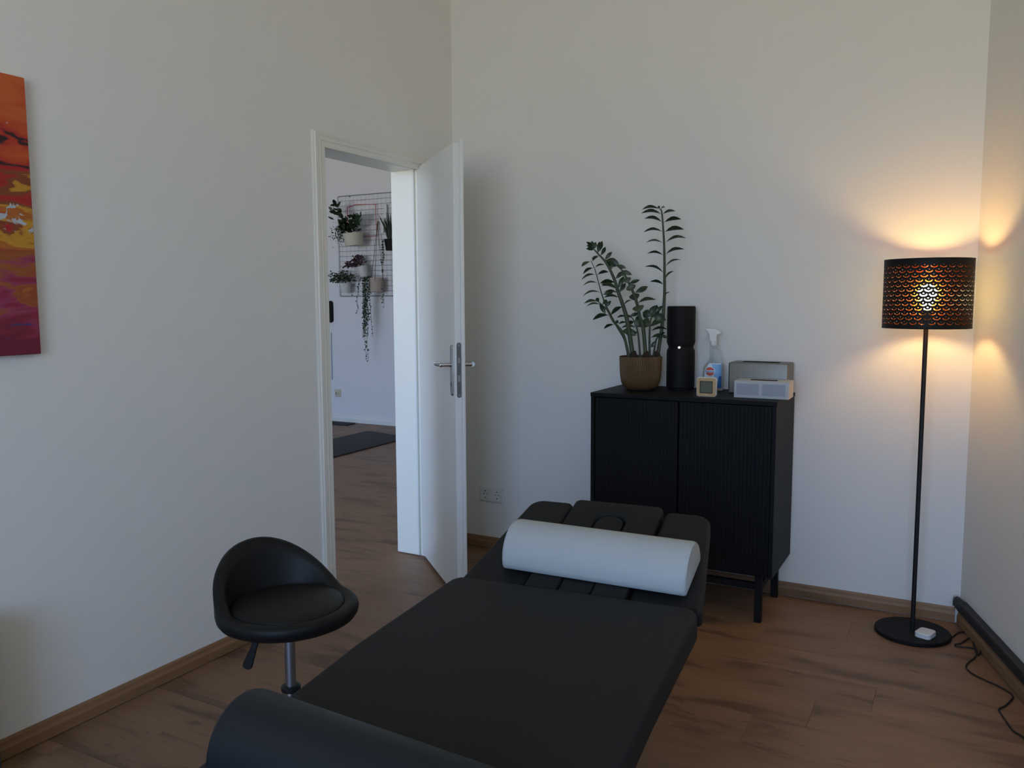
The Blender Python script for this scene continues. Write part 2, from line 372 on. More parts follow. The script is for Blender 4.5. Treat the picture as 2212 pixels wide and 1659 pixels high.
# ------------------------------------------------------------------ door
door = empty('door_1', (0, -.655, 0), kind='structure')
def dpart(name, bm, m, parent=door, **k):
    for v in bm.verts: v.co.y += .655
    return new_obj(name, bm, m, parent, **k)
LY0, LY1, LZ, zb = -1.008, -.305, 1.966, .004
# lining boards on both sides and overhead with the rebate towards the room
b = BM(); box(b, -.175, -.034, LY1, LY1+.014, .006, LZ, .0015); box(b, -.034, .0, LY1+.0075, LY1+.014, .006, LZ, .001); dpart('lining', b, 'trim_cream', angle=20)
b = BM(); box(b, -.175, -.034, LY0-.011, LY0, .006, LZ, .0015); box(b, -.034, .0, LY0-.011, LY0-.006, .006, LZ, .001); dpart('lining', b, 'trim_cream', angle=20)
b = BM(); box(b, -.175, -.034, LY0-.011, LY1+.014, LZ, LZ+.018, .0015); box(b, -.034, 0, LY0-.011, LY1+.014, LZ+.007, LZ+.018, .001); dpart('lining', b, 'trim_cream', angle=20)
b = BM(); box(b, -.046, -.035, LY1-.003, LY1-.0002, .006, LZ-.002, .001); dpart('door_seal', b, 'white_plastic')
# profiled casing: (offset from the inner edge, thickness)
CP = [(0, 0), (0, .009), (.004, .011), (.030, .011), (.031, .0145), (.034, .0155), (.037, .0145), (.052, .0155), (.054, .0175), (.057, .0165), (.060, .0185), (.067, .0185), (.070, .014), (.0755, .012), (.0755, 0)]
def casing(axis):
    bm = BM(); k = .82
    if axis == 'left': lp = [[Vector((.0005+t, LY0+.002-o_, z if z < 1 else z+o_*k)) for o_, t in CP] for z in (zb, LZ-.004)]
    elif axis == 'right': lp = [[Vector((.0005+t, LY1-.002+o_*.72, z if z < 1 else z+o_*k)) for o_, t in CP] for z in (zb, LZ-.004)]
    else: lp = [[Vector((.0005+t, LY0+.002-o_, LZ-.004+o_*k)) for o_, t in CP], [Vector((.0005+t, LY1-.002+o_*.72, LZ-.004+o_*k)) for o_, t in CP]]
    rings(bm, lp); return bm
for ax in ('left', 'right', 'top'): dpart('casing', casing(ax), 'trim_cream', angle=18)
# leaf, hung on the right, open towards the room
H = Vector((-.02, -.302, .018)); an = R(-42.6)
leafM = Matrix.Translation(H+Vector((0, .655, 0))) @ Matrix.Rotation(an, 4, 'Z')     # local x along the leaf, -y = visible face
b = BM(); box(b, 0, .705, 0, .027, 0, 1.955, .002, 2); box(b, -.013, .718, .027, .042, 0, 1.968, .003, 2)
leaf = new_obj('door_leaf', b, 'door_white', door, angle=25); leaf.matrix_local = leafM
def slot_plate(w_, z0, z1, n=8):
    r_ = w_/2; pts = [Vector((r_*cos(a), z1-r_+r_*sin(a))) for a in [pi*i/n for i in range(n+1)]] + [Vector((r_*cos(a), z0+r_+r_*sin(a))) for a in [pi+pi*i/n for i in range(n+1)]]
    return pts
b = BM(); pl = slot_plate(.036, .892, 1.114); rings(b, [[Vector((.668+p.x*s, -y_, (p.y-1.003)*s2+1.003)) for p in pl] for s, s2, y_ in ((1, 1, 0), (1, 1, .005), (.82, .98, .009))]); new_obj('backplate', b, 'chrome', leaf)
b = BM(); tube(b, [(.668, -.006, 1.027), (.668, -.045, 1.027), (.664, -.055, 1.027)], [.009, .0085, .009], 12)
tube(b, smooth_path([(.668, -.052, 1.027), (.62, -.056, 1.026), (.55, -.052, 1.023), (.533, -.047, 1.020)], 4), [.0105]*12+[.008], 12); new_obj('lever_handle', b, 'chrome', leaf)
b = BM(); tube(b, [(.668, .042, 1.027), (.668, .085, 1.027)], .0085, 12); tube(b, smooth_path([(.668, .088, 1.027), (.62, .094, 1.026), (.55, .09, 1.023), (.535, .086, 1.021)], 4), .0105, 12); new_obj('lever_handle', b, 'chrome', leaf)
b = BM(); rings(b, [[Vector((.668+p.x, .042+y_, p.y)) for p in pl] for y_ in (0, .008)]); new_obj('backplate', b, 'chrome', leaf)
b = BM(); box(b, .6655, .6705, -.0096, -.0088, .93, .952); new_obj('keyhole', b, 'dark_hole', leaf, smooth=False)
b = BM(); pl2 = slot_plate(.019, .887, 1.124); rings(b, [[Vector((.7045+x_, .0165+p.x, p.y)) for p in pl2] for x_ in (0, .0022)]); new_obj('lock_plate', b, 'grey_steel', leaf)
b = BM(); box(b, .7065, .714, .0105, .021, 1.034, 1.060, .002); new_obj('latch_bolt', b, 'satin_steel', leaf)
b = BM(); box(b, .7065, .7075, .012, .023, .956, .984, .0004); new_obj('dead_bolt', b, 'satin_steel', leaf)
for z_ in (1.112, .899):
    b = BM(); rings(b, [[Vector((.7066+x_, .0165+.0042*cos(2*pi*i/10), z_+.0042*sin(2*pi*i/10))) for i in range(10)] for x_ in (0, .0008)]); new_obj('screw', b, 'satin_steel', leaf)
for z_ in (.25, 1.72):
    b = BM(); lathe(b, [(.007, z_), (.007, z_+.085)], 10, -.012, .05); new_obj('hinge', b, 'satin_steel', leaf)

# ------------------------------------------------------------------ massage table (local x across, y towards the head end)
TA = R(5.7)
tbl = thing('massage_table', 'wide dark grey padded massage table with raised split head section, mid room', 'massage table', (1.174, -1.850, 0), TA)
def bend(c):
    t = c.y; dz = 0.
    if t < -.497: dz = (t+.497)*.055
    return (c.x, c.y, c.z+dz)
b = BM(); cushion(b, rpoly([(0, -1.40), (.682, -1.40), (.682, .004), (0, .004)], .042, 7), .478, .555, .020, 5)
for tt in (-.40, -.497, -.60): bmesh.ops.bisect_plane(b, geom=b.verts[:]+b.edges[:]+b.faces[:], plane_co=(0, tt, 0), plane_no=(0, 1, 0))
mapv(b, bend); new_obj('mattress', b, 'leatherette', tbl, angle=60)
SL = math.atan(.3)
headM = Matrix.Translation((0, .0, .53)) @ Matrix.Rotation(SL, 4, 'X')
FAR = .492
def pad(name, cs, rads, z0, z1, re=.013):
    bm = BM(); cushion(bm, rpoly(cs, rads, 6), z0, z1, re, 4); bmesh.ops.transform(bm, matrix=headM, verts=bm.verts); return new_obj(name, bm, 'leatherette', tbl, angle=60)
N0 = .016
pad('arm_pad', [(.004, N0), (.1935, N0), (.1935, FAR), (.055, FAR)], [.012, .008, .022, .048], -.045, 0)
pad('arm_pad', [(.4925, N0), (.684, N0), (.628, FAR), (.4925, FAR)], [.008, .012, .05, .022], -.045, 0)
# middle head pad with the nose slot, built from two side strips and a far bridge, plus the plug
def u_pad():
    outer_ = rpoly([(.2005, N0), (.4855, N0), (.4855, FAR+.006), (.2005, FAR+.006)], [.008, .008, .022, .022], 6)
    return outer_
bm = BM(); sx0, sx1, send = .2945, .3895, .425
oc = [(.2005, N0), (sx0, N0)]
arc = [(sx0 + (sx1-sx0)/2 - (sx1-sx0)/2*cos(a), send-(sx1-sx0)/2 + (sx1-sx0)/2*sin(a)) for a in [pi*i/12 for i in range(13)]]
poly = [Vector((.2005, N0))] + [Vector((sx0, N0))] + [Vector(p) for p in arc] + [Vector((sx1, N0)), Vector((.4855, N0))]
rr = .022; fy = FAR+.006
poly += [Vector((.4855-rr+rr*cos(a), fy-rr+rr*sin(a))) for a in [pi/2*i/6 for i in range(7)]] + [Vector((.2005+rr-rr*sin(a), fy-rr+rr*cos(a))) for a in [pi/2*i/6 for i in range(7)]]
prof = [(.006, -.058), (0, -.052), (0, .002), (.002, .007), (.005, .0105), (.010, .012)]
vl = rings(bm, [[Vector((p.x, p.y, z)) for p in inset(poly, d)] for d, z in prof], cap0=False, cap1=False)
for ring_, zc_ in ((vl[0], 0), (vl[-1], 1)):
    inner_ = ring_[1:16]                      # along the slot, from its near left corner round to its near right corner
    outer_ = [ring_[0]]+ring_[:15:-1]          # along the outside, from the near left corner round to the near right corner
    ni, no, a_, b_ = len(inner_), len(outer_), 0, 0
    while a_ < ni-1 or b_ < no-1:
        fi, fo = a_/(ni-1), b_/(no-1)
        if b_ < no-1 and (a_ == ni-1 or fo <= fi): bm.faces.new((inner_[a_], outer_[b_], outer_[b_+1])); b_ += 1
        else: bm.faces.new((inner_[a_], outer_[b_], inner_[a_+1])); a_ += 1
bmesh.ops.transform(bm, matrix=headM, verts=bm.verts); new_obj('head_pad', bm, 'leatherette', tbl, angle=60)
bm = BM(); g = .0035
poly = [Vector((sx1-g, N0)), ] + [Vector((sx0+(sx1-sx0)/2+((sx1-sx0)/2-g)*cos(a), send-(sx1-sx0)/2+((sx1-sx0)/2-g)*sin(a))) for a in [pi*i/12 for i in range(13)]] + [Vector((sx0+g, N0))]
rings(bm, [[Vector((p.x, p.y, z)) for p in inset(poly, d)] for d, z in [(.004, -.05), (0, -.045), (0, .002), (.002, .006), (.006, .0085), (.012, .009)]])
bmesh.ops.transform(bm, matrix=headM, verts=bm.verts); new_obj('nose_plug', bm, 'leatherette', tbl, angle=60)
# lifting frame below
b = BM(); box(b, .16, .44, -1.25, -.04, .44, .477, .004); new_obj('top_frame', b, 'black_metal', tbl)
b = BM(); box(b, .20, .45, .0, .36, -.10, -.062, .004); bmesh.ops.transform(b, matrix=headM, verts=b.verts); new_obj('head_frame', b, 'black_metal', tbl)
b = BM(); box(b, .17, .43, -1.20, -.15, .03, .075, .004); new_obj('base_frame', b, 'black_metal', tbl)
for t_ in (-1.0, -.35):
    b = BM(); lathe(b, [(.04, .075), (.04, .26), (.03, .26), (.03, .44)], 20, .30, t_); new_obj('lift_column', b, 'satin_steel', tbl)
for x_ in (.19, .41):
    for t_ in (-1.17, -.18):
        b = BM(); lathe(b, [(.022, 0), (.024, .006), (.012, .012), (.012, .031)], 14, x_, t_); new_obj('foot', b, 'black_metal', tbl)

# white half roll on the head section
PT = Matrix.Translation((1.174, -1.850, 0)) @ Matrix.Rotation(TA, 4, 'Z')
def half_roll(bm, L_, r_, hk=1.08, n=20, rnd_=.01):
    prof = [(-r_+.004, 0), ] + [(-r_*cos(pi*i/n), .004+r_*hk*sin(pi*i/n)) for i in range(n+1)] + [(r_-.004, 0)]
    cy_, cz_ = 0, r_*.45
    lps = []
    for s, k in ((0, .93), (.004, .975), (rnd_, 1), (L_-rnd_, 1), (L_-.004, .975), (L_, .93)):
        lps.append([Vector((s, cy_+(p-cy_)*k, max(0, cz_+(z-cz_)*k) if z > 0 else 0)) for p, z in prof])
    rings(bm, lps); return bm
b = BM(); half_roll(b, .523, .092, hk=.98)
pm = PT @ headM @ Matrix.Translation((.117, .169, .0130)) @ Matrix.Rotation(R(-2.2), 4, 'Z')
p = new_obj('half_roll_pillow', b, 'pillow_white', angle=50); p.matrix_world = pm
tag(p, 'white half-round bolster lying across the raised head section of the massage table', 'pillow')
b = BM(); half_roll(b, .57, .090, hk=1.15)
p = new_obj('half_roll_bolster', b, 'leatherette_blue', angle=50)
p.matrix_world = PT @ Matrix.Translation((.05, -.92, .5325)) @ Matrix.Rotation(R(3.15), 4, 'X') @ Matrix.Rotation(R(-8), 4, 'Z')
tag(p, 'dark blue-black half-round bolster across the foot end of the massage table', 'bolster')

# ------------------------------------------------------------------ stool
SX, SY = .835, -2.152
st = thing('rolling_stool', 'black padded rolling stool with a low curved backrest on a steel post', 'stool', (SX, SY, 0))
SZ = .470
BD = R(163)                     # direction of the backrest
def bumpf(th):
    d = abs((th-BD+pi) % (2*pi)-pi); u = min(1, d/R(86)); return (1-u*u)**1.45
b = BM(); n = 64; prof_n = []
for i in range(n):
    th = 2*pi*i/n; k = bumpf(th); h_ = .046+.136*k; lean = .022*k
    Ro = .186
    b_ = .012*(1-k)                    # at the front the rim is a low padded roll level with the seat
    pr = [(.03, 0), (.10, -.001), (.146, -.003), (Ro-.022, -.001), (Ro-.008, .006), (Ro-.001, .016), (Ro+.001+lean*.2, .027+.1*(h_-.046)), (Ro-.001+lean*.5, .036+.45*(h_-.046)), (Ro-.003+lean*.9, h_-.011+.004*(1-k)), (Ro-.008+lean, h_-.003), (Ro-.018+lean, h_+.001), (Ro-.028+lean*.9, h_-.003), (Ro-.033+lean*.62, .041+.72*(h_-.046)), (Ro-.036+lean*.2, .041+.14*(h_-.046)), (Ro-.0375, .036), (.06, .022)]
    prof_n.append([Vector((r_*cos(th), r_*sin(th), SZ+z_)) for r_, z_ in pr])
m_ = len(prof_n[0]); vv = [[b.verts.new(q) for q in p_] for p_ in prof_n]
for i in range(n):
    for j in range(m_-1): b.faces.new((vv[i][j], vv[(i+1) % n][j], vv[(i+1) % n][j+1], vv[i][j+1]))
b.faces.new([vv[i][0] for i in range(n)]); b.faces.new([vv[i][-1] for i in range(n)][::-1])
new_obj('backrest_shell', b, 'stool_black', st, angle=60)
b = BM(); lathe(b, [(.1480, SZ+.030), (.1488, SZ+.038), (.1472, SZ+.0435), (.140, SZ+.0475), (.11, SZ+.054), (.06, SZ+.057), (.01, SZ+.058)], 48); new_obj('seat', b, 'stool_black', st, angle=60)
b = BM(); box(b, -.08, .08, -.06, .06, SZ-.014, SZ, .004); new_obj('seat_plate', b, 'black_metal', st)
b = BM(); lathe(b, [(.0145, .28), (.0145, SZ-.014)], 20); new_obj('gas_post', b, 'tube_black_chrome', st)
b = BM(); lathe(b, [(.0165, .268), (.026, .270), (.0265, .280), (.022, .2835), (.0148, .2835)], 24); new_obj('collar', b, 'black_metal', st)
b = BM(); lathe(b, [(.0245, .10), (.0245, .268)], 24); new_obj('column', b, 'chrome', st)
b = BM(); tube(b, [(-.015, -.008, SZ-.008), (-.062, -.034, SZ-.016), (-.078, -.0425, SZ-.064)], .004, 8); new_obj('lever_rod', b, 'black_metal', st)
b = BM(); dw = Vector((-.025, -.013, -.075)).normalized(); wv = Vector((.878, .479, 0)); wv = (wv-dw*wv.dot(dw)).normalized(); nv_ = dw.cross(wv)
lm = Matrix((dw, wv, nv_)).transposed().to_4x4(); lm.translation = (-.0765, -.0417, SZ-.056)
pdl = rpoly([(0, -.008), (.03, -.009), (.092, -.0145), (.092, .0145), (.03, .009), (0, .008)], [.003, .02, .011, .011, .02, .003], 4)
rings(b, [[Vector((q.x, q.y, z_)) for q in inset(pdl, d_)] for d_, z_ in ((.002, -.004), (0, -.002), (0, .002), (.002, .004))]); bmesh.ops.transform(b, matrix=lm, verts=b.verts); new_obj('lever_paddle', b, 'black_metal', st)
b = BM(); lathe(b, [(.035, .075), (.04, .085), (.035, .10), (.0246, .108)], 24); new_obj('hub', b, 'chrome', st)
for k in range(5):
    a = R(-100+72*k); d_ = Vector((cos(a), sin(a), 0))
    b = BM(); tube(b, [d_*.02+Vector((0, 0, .088)), d_*.12+Vector((0, 0, .083)), d_*.215+Vector((0, 0, .066))], [.016, .013, .010], 10); leg = new_obj('leg', b, 'chrome', st)
    b = BM(); c_ = d_*.205; q_ = Vector((-d_.y, d_.x, 0))
    rings(b, [[c_+q_*s_+Vector((0, 0, .024))+(d_*cos(2*pi*i/18)+Vector((0, 0, 1))*sin(2*pi*i/18))*.024 for i in range(18)] for s_ in (-.009, .009)])
    tube(b, [c_+Vector((0, 0, .036)), c_+Vector((0, 0, .066))], .006, 8); new_obj('caster', b, 'black_metal', leg)

# ------------------------------------------------------------------ cabinet
CX0, CX1, CYF, CYB, CZ0, CZ1 = .969, 1.762, -.412, -.020, .195, .916
cab = thing('sideboard_cabinet', 'black two-door cabinet with reeded doors on thin metal legs against back wall', 'cabinet', ((CX0+CX1)/2, (CYF+CYB)/2, 0))
ox, oy = (CX0+CX1)/2, (CYF+CYB)/2; hw, hd = (CX1-CX0)/2, (CYB-CYF)/2
b = BM(); box(b, -hw-.002, hw+.002, -hd-.001, hd, CZ1-.017, CZ1, .0008); new_obj('top_panel', b, 'black_lacquer', cab)
for s in (-1, 1):
    b = BM(); box(b, min(s*hw, s*(hw-.016)), max(s*hw, s*(hw-.016)), -hd, hd, CZ0, CZ1-.0172, .0008); new_obj('side_panel', b, 'black_lacquer', cab)
b = BM(); box(b, -hw+.0165, hw-.0165, -hd+.012, hd, CZ0, CZ0+.016, .0008); new_obj('bottom_panel', b, 'black_lacquer', cab)
b = BM(); box(b, -hw+.0165, hw-.0165, hd-.006, hd, CZ0+.0165, CZ1-.018); new_obj('back_panel', b, 'black_lacquer', cab, smooth=False)
for s in (-1, 1):
    xa, xb = (-hw+.018, -.0045) if s < 0 else (.0015, hw-.018)
    b = BM(); k = 24; pts = []
    wd = (xb-xa)/k
    for i in range(k):
        x_ = xa+i*wd
        for fr, dy in ((0.04, .0011), (.10, .0003), (.3, 0), (.7, 0), (.90, .0003), (.96, .0011)): pts.append((x_+wd*fr, -hd+.006+dy))
    poly = [Vector((p_[0], p_[1])) for p_ in pts]+[Vector((xb, -hd+.026)), Vector((xa, -hd+.026))]
    rings(b, [[Vector((q.x, q.y, z_)) for q in poly] for z_ in (CZ0+.006, CZ1-.021)])
    d_ = new_obj('door', b, 'black_lacquer', cab, angle=25)
    pn = 14; hz = .695; hr = .046
    pts = [Vector((.003, 0, hz-hr)), ] if s > 0 else [Vector((-.006, 0, hz-hr))]
    kx = .040 if s > 0 else -.012
    arc = [Vector(((.003 if s > 0 else -.006)+kx*cos(a), 0, hz+hr*sin(a))) for a in [-pi/2+pi*i/pn for i in range(pn+1)]]
    b = BM(); rings(b, [[Vector((q.x, -hd+y_, q.z)) for q in arc] for y_ in (.0045, .0085)]); new_obj('finger_recess', b, 'dark_hole', d_, smooth=False)
    b = BM(); arc2 = [Vector(((.003 if s > 0 else -.006)+kx*.82*cos(a), 0, hz+hr*.9*sin(a))) for a in [-pi/2+pi*i/pn for i in range(pn+1)]]
    rings(b, [[Vector((q.x, -hd+y_, q.z)) for q in arc2] for y_ in (.0030, .0048)]); new_obj('door_pull', b, 'black_lacquer', d_)
lx, lyf, lyb = 1.705-ox, -.383-oy, -.052-oy
b = BM(); s_ = .0125
for (x0, x1, y0, y1) in ((-lx, lx, lyf-s_, lyf+s_), (-lx, lx, lyb-s_, lyb+s_), (-lx-s_, -lx+s_, lyf, lyb), (lx-s_, lx+s_, lyf, lyb)): box(b, x0, x1, y0, y1, .138, .163)
new_obj('leg_rail', b, 'tower_black', cab, smooth=False)
for x_ in (-lx, lx):
    for y_ in (lyf, lyb):
        b = BM(); box(b, x_-.014, x_+.014, y_-.014, y_+.014, 0, CZ0, .001); new_obj('leg', b, 'tower_black', cab)

# ------------------------------------------------------------------ plant on the cabinet
ZT = CZ1
STEMS={
'A':[(73,155),(93,293),(101,421),(100,515),(97,626),(91,719),(84,785),(77,798)],
'B':[(-50,160),(-73,225),(-113,293),(-158,378),(-173,417),(-187,462),(-207,535),(-227,580)],
'C':[(-51,157),(-79,253),(-124,310),(-152,361),(-192,399)],
'D':[(-33,157),(-60,304),(-80,377),(-106,450),(-120,495),(-143,545),(-165,579),(-188,604),(-210,627)],
'E':[(23,158),(10,276),(-7,332),(-16,377),(-30,422),(-47,461),(-61,489),(-75,517),(-90,539),(-115,559)],
'F':[(40,158),(38,265),(46,332),(65,377)],
'G':[(-2,158),(-14,259),(-35,315),(-53,335)],
'H':[(55,158),(67,226),(88,243),(108,245)],
}
LEAVES={
'A':[(94,466,36,483,15),(95,526,13,549,13),(95,587,23,605,12),(94,642,17,654,13),(92,700,6,697,12),(90,741,9,756,15),(84,778,-6,781,15),(78,796,-2,794,13),(104,421,124,435,6),(104,493,141,529,11),(103,554,171,578,12),(105,598,184,623,16),(102,650,193,671,19),(101,697,181,709,22),(97,739,168,751,19),(87,779,144,787,17),(78,798,100,805,11),(77,798,65,806,11)],
'B':[(-230,574,-272,555,19),(-218,549,-264,521,15),(-207,519,-270,493,15),(-197,483,-264,468,12),(-184,438,-264,420,12),(-226,577,-191,602,10),(-218,574,-191,599,12),(-207,547,-165,562,10),(-197,515,-147,529,17),(-187,473,-120,483,23),(-174,431,-126,439,23),(-179,473,-109,456,17)],
'C':[(-192,392,-253,388,13),(-181,378,-243,375,9),(-191,389,-197,413,25),(-158,366,-133,400,19),(-172,378,-152,404,17),(-186,386,-158,341,31),(-152,335,-216,314,19),(-124,290,-164,275,13),(-127,296,-102,314,15),(-84,265,-20,245,32)],
'D':[(-210,624,-244,660,15),(-213,629,-222,666,27),(-209,629,-204,661,20),(-216,627,-246,646,13),(-213,621,-246,632,15),(-196,613,-186,662,34),(-193,612,-174,663,26),(-182,598,-159,637,26),(-160,584,-131,617,26),(-151,590,-98,559,40),(-137,537,-125,573,19),(-114,495,-80,530,20),(-106,451,-179,473,17),(-103,429,-167,437,10),(-97,405,-167,413,12),(-74,383,-41,402,8),(-100,459,-77,509,22),(-96,436,-70,479,23),(-85,369,-135,337,19),(-68,326,-108,324,10),(-68,297,-100,295,10)],
'E':[(-58,471,-7,491,17),(-30,432,28,462,26),(-16,387,64,403,16),(-76,534,-42,513,23),(-106,559,-67,544,34),(-81,534,-71,510,38),(-67,503,-58,477,38),(-53,475,-39,444,44),(-36,436,-25,399,46),(-16,383,-7,349,52),(-63,341,-27,375,25),(-2,349,-51,332,25),(2,315,38,287,52),(2,315,-29,287,40)],
'F':[(40,321,70,380,46),(65,332,107,315,44),(43,327,7,349,40),(71,335,93,377,23),(55,299,112,312,15),(44,258,116,272,13),(47,230,116,238,15),(38,276,94,307,17)],
'G':[(-40,320,-79,330,11),(-32,301,-65,301,17),(-23,281,-89,277,12),(-14,259,-79,269,28),(-17,265,-52,245,26),(-29,301,-7,332,28)],
'H':[(67,220,45,192,34),(88,243,117,235,15),(83,240,105,259,11)],
}
DEPTH = {'A': -.03, 'B': .035, 'C': -.03, 'D': -.018, 'E': -.045, 'F': -.02, 'G': .02, 'H': -.04}
BASER = {'A': .0085, 'B': .005, 'C': .007, 'D': .0105, 'E': .009, 'F': .0055, 'G': .005, 'H': .005}
plant = thing('potted_plant', 'tall dark green plant with paired leaves in ribbed bronze pot on the cabinet', 'plant', (1.125, -.212, ZT), R(19.8))
rib_n = 84; prof = [(.050, 0), (.064, .005), (.078, .017), (.087, .036), (.0915, .062), (.0938, .10), (.0955, .15)]
b = BM(); n = rib_n*4
lps = []
for r_, z_ in prof:
    k = min(1, max(0, (z_-.02)/.03))
    lps.append([Vector(((r_-(.0023*k if i % 4 in (0,) else 0))*cos(2*pi*i/n), (r_-(.0023*k if i % 4 in (0,) else 0))*sin(2*pi*i/n), z_)) for i in range(n)])
lps.append(circle(.0945, .1515, n)); lps.append(circle(.0905, .1515, n)); lps.append(circle(.0895, .135, n))
rings(b, lps, cap1=False); pot = new_obj('pot', b, 'bronze', plant, angle=30)
b = BM(); lathe(b, [(.09, .136), (.06, .141), (.02, .143)], 32, cap0=False); new_obj('soil', b, 'soil', plant)
prng = random.Random(11)
def stem_d(k, s): return DEPTH[k]*(.35+.65*min(1, s*1.6))*(1.0)
for k, pts in STEMS.items():
    P3 = []
    nn = len(pts)
    for i, (u_, v_) in enumerate(pts): P3.append(Vector((u_/1000, stem_d(k, i/(nn-1)), v_/1000-(.016 if i == 0 else 0))))
    sp_ = smooth_path(P3, 4); m_ = len(sp_)
    bm = BM(); tube(bm, sp_, [BASER[k]*(1-.72*i/(m_-1)) for i in range(m_)], 8); stem = new_obj('stem', bm, 'stem_green', plant, angle=60)
    if k in 'ADE':
        bm = BM(); lathe(bm, [(BASER[k]*1.9, .128), (BASER[k]*2.1, .145), (BASER[k]*1.55, .160), (BASER[k]*1.0, .176)], 12, P3[0].x, P3[0].y); new_obj('stem_base', bm, 'soil', plant)
    for (ax, az, tx, tz, wd) in LEAVES[k]:
        # attach depth from nearest stem point
        near = min(sp_, key=lambda q: (q.x-ax/1000)**2+(q.z-az/1000)**2)
        A_ = Vector((near.x*.7+ax/1000*.3, near.y, near.z*.7+az/1000*.3)); T_ = Vector((tx/1000, near.y+prng.uniform(-.022, .022)-(.02 if tx > 85 and tz < 380 else 0), tz/1000))
        ax_ = (T_-A_); L_ = ax_.length; ax_.normalize()
        W_ = max(.017, min(.034, L_*.34), wd/1000 if wd >= 36 else 0); vis = min(1, wd/1000/W_*(.8 if k in 'AB' else 1))
        # leaf normal: tilt between facing the viewer side (-y) and the plane seen edge-on
        side0 = ax_.cross(Vector((0, -1, 0))).normalized()      # lies in the x-z plane: fully visible width
        dep = Vector((0, 1, 0)); tilt = math.asin(max(.12, vis))
        side = (side0*sin(tilt)+dep*cos(tilt)*(1 if prng.random() < .5 else -1)).normalized(); nrm = side.cross(ax_).normalized()
        if nrm.z < 0: nrm = -nrm
        bm = BM(); rows = []
        for t_, wv in ((0, .05), (.10, .12), (.25, .62), (.45, .98), (.62, 1.0), (.80, .70), (.93, .28), (1.0, .02)):
            droop = nrm*(L_*.13*sin(pi*t_))
            c_ = A_+ax_*L_*t_+droop; hwid = W_/2*wv
            rows.append([c_-side*hwid+nrm*hwid*.35, c_, c_+side*hwid+nrm*hwid*.35])
        vs = [[bm.verts.new(q) for q in r_] for r_ in rows]
        for a_, b_ in zip(vs, vs[1:]):
            for j in range(2): bm.faces.new((a_[j], a_[j+1], b_[j+1], b_[j]))
        new_obj('leaf', bm, 'leaf_mid' if (k == 'E' and wd > 30) or prng.random() < .12 else 'leaf_dark', plant, angle=80)

# black two-piece cylinder
tw = thing('cylinder_diffuser', 'tall matte black cylinder with a pinched waist and small silver button on cabinet', 'cylinder', (1.2745, -.098, ZT))
b = BM(); lathe(b, [(.058, 0), (.0585, .006), (.0625, .010), (.0632, .02), (.0632, .165), (.062, .176), (.056, .187), (.0555, .191)], 48); new_obj('lower_body', b, 'tower_black', tw, angle=40)
b = BM(); lathe(b, [(.0555, .191), (.056, .195), (.0615, .206), (.0632, .213), (.0632, .366), (.0625, .3715), (.060, .3745), (.0575, .3745), (.056, .366)], 48); new_obj('upper_body', b, 'tower_black', tw, angle=40)
b = BM(); dirv = Vector((.18, -.98, 0)).normalized(); q_ = Vector((-dirv.y, dirv.x, 0)); c_ = dirv*.0548+Vector((0, 0, .191))
rings(b, [[c_+dirv*h_+(q_*cos(2*pi*i/16)+Vector((0, 0, 1))*sin(2*pi*i/16))*r_ for i in range(16)] for h_, r_ in ((0, .0075), (.006, .0075), (.0085, .005))]); new_obj('button', b, 'chrome', tw)

# spray bottle (faces left, label towards the room)
sb = thing('spray_bottle', 'clear trigger spray bottle with blue label behind the wooden clock', 'spray bottle', (1.423, -.088, ZT), R(8))
def sup(a, b_, z, cx=0, n=32, p=2.6): return [Vector((cx+a*math.copysign(abs(cos(2*pi*i/n))**(2/p), cos(2*pi*i/n)), b_*math.copysign(abs(sin(2*pi*i/n))**(2/p), sin(2*pi*i/n)), z)) for i in range(n)]
BP = [(0, .040, .024, 0), (.004, .044, .027, 0), (.03, .0455, .029, 0), (.08, .046, .029, 0), (.105, .044, .028, 0), (.122, .036, .024, .004), (.138, .026, .020, .006), (.155, .0215, .018, .004), (.175, .0205, .017, 0), (.192, .0165, .0155, -.002), (.204, .0130, .013, -.003)]
b = BM(); rings(b, [sup(a, c_, z_, cx) for z_, a, c_, cx in BP]); new_obj('bottle_body', b, 'bottle_plastic', sb, angle=50)
def front_patch(bm, x0, x1, z0, z1, off, shape=None, nx=10, nz=8, side=-1):
    def prof_at(z):
        for (za, a0, b0, c0), (zb_, a1, b1, c1) in zip(BP, BP[1:]):
            if za <= z <= zb_:
                t = (z-za)/(zb_-za); return a0+(a1-a0)*t, b0+(b1-b0)*t, c0+(c1-c0)*t
        return BP[-1][1:]
    g_ = []
    for j in range(nz+1):
        z = z0+(z1-z0)*j/nz; a, bb, cx = prof_at(z); row = []
        for i in range(nx+1):
            x = x0+(x1-x0)*i/nx
            if shape: x = shape(i/nx, j/nz, x)
            t = max(0, 1-abs((x-cx)/a)**2.6); row.append(bm.verts.new((x, side*(bb*t**(1/2.6)+off), z)))
        g_.append(row)
    for j in range(nz):
        for i in range(nx): bm.faces.new((g_[j][i], g_[j][i+1], g_[j+1][i+1], g_[j+1][i]))
    return bm
b = BM(); front_patch(b, -.037, .037, .012, .122, .0008, lambda u_, v_, x: x*(1 if v_ < .72 else 1-.55*(v_-.72)/.28*(1 if u_ < .5 else .15))); lab = new_obj('label', b, 'label_paper', sb)
b = BM(); front_patch(b, .004, .037, .052, .118, .0012, lambda u_, v_, x: x-(1-u_)*.012*(v_-.3)); new_obj('label_panel', b, 'label_skyblue', lab)
b = BM(); front_patch(b, .016, .037, .012, .066, .0014, lambda u_, v_, x: x+(1-u_)*.010*v_); new_obj('label_panel', b, 'label_blue', lab)
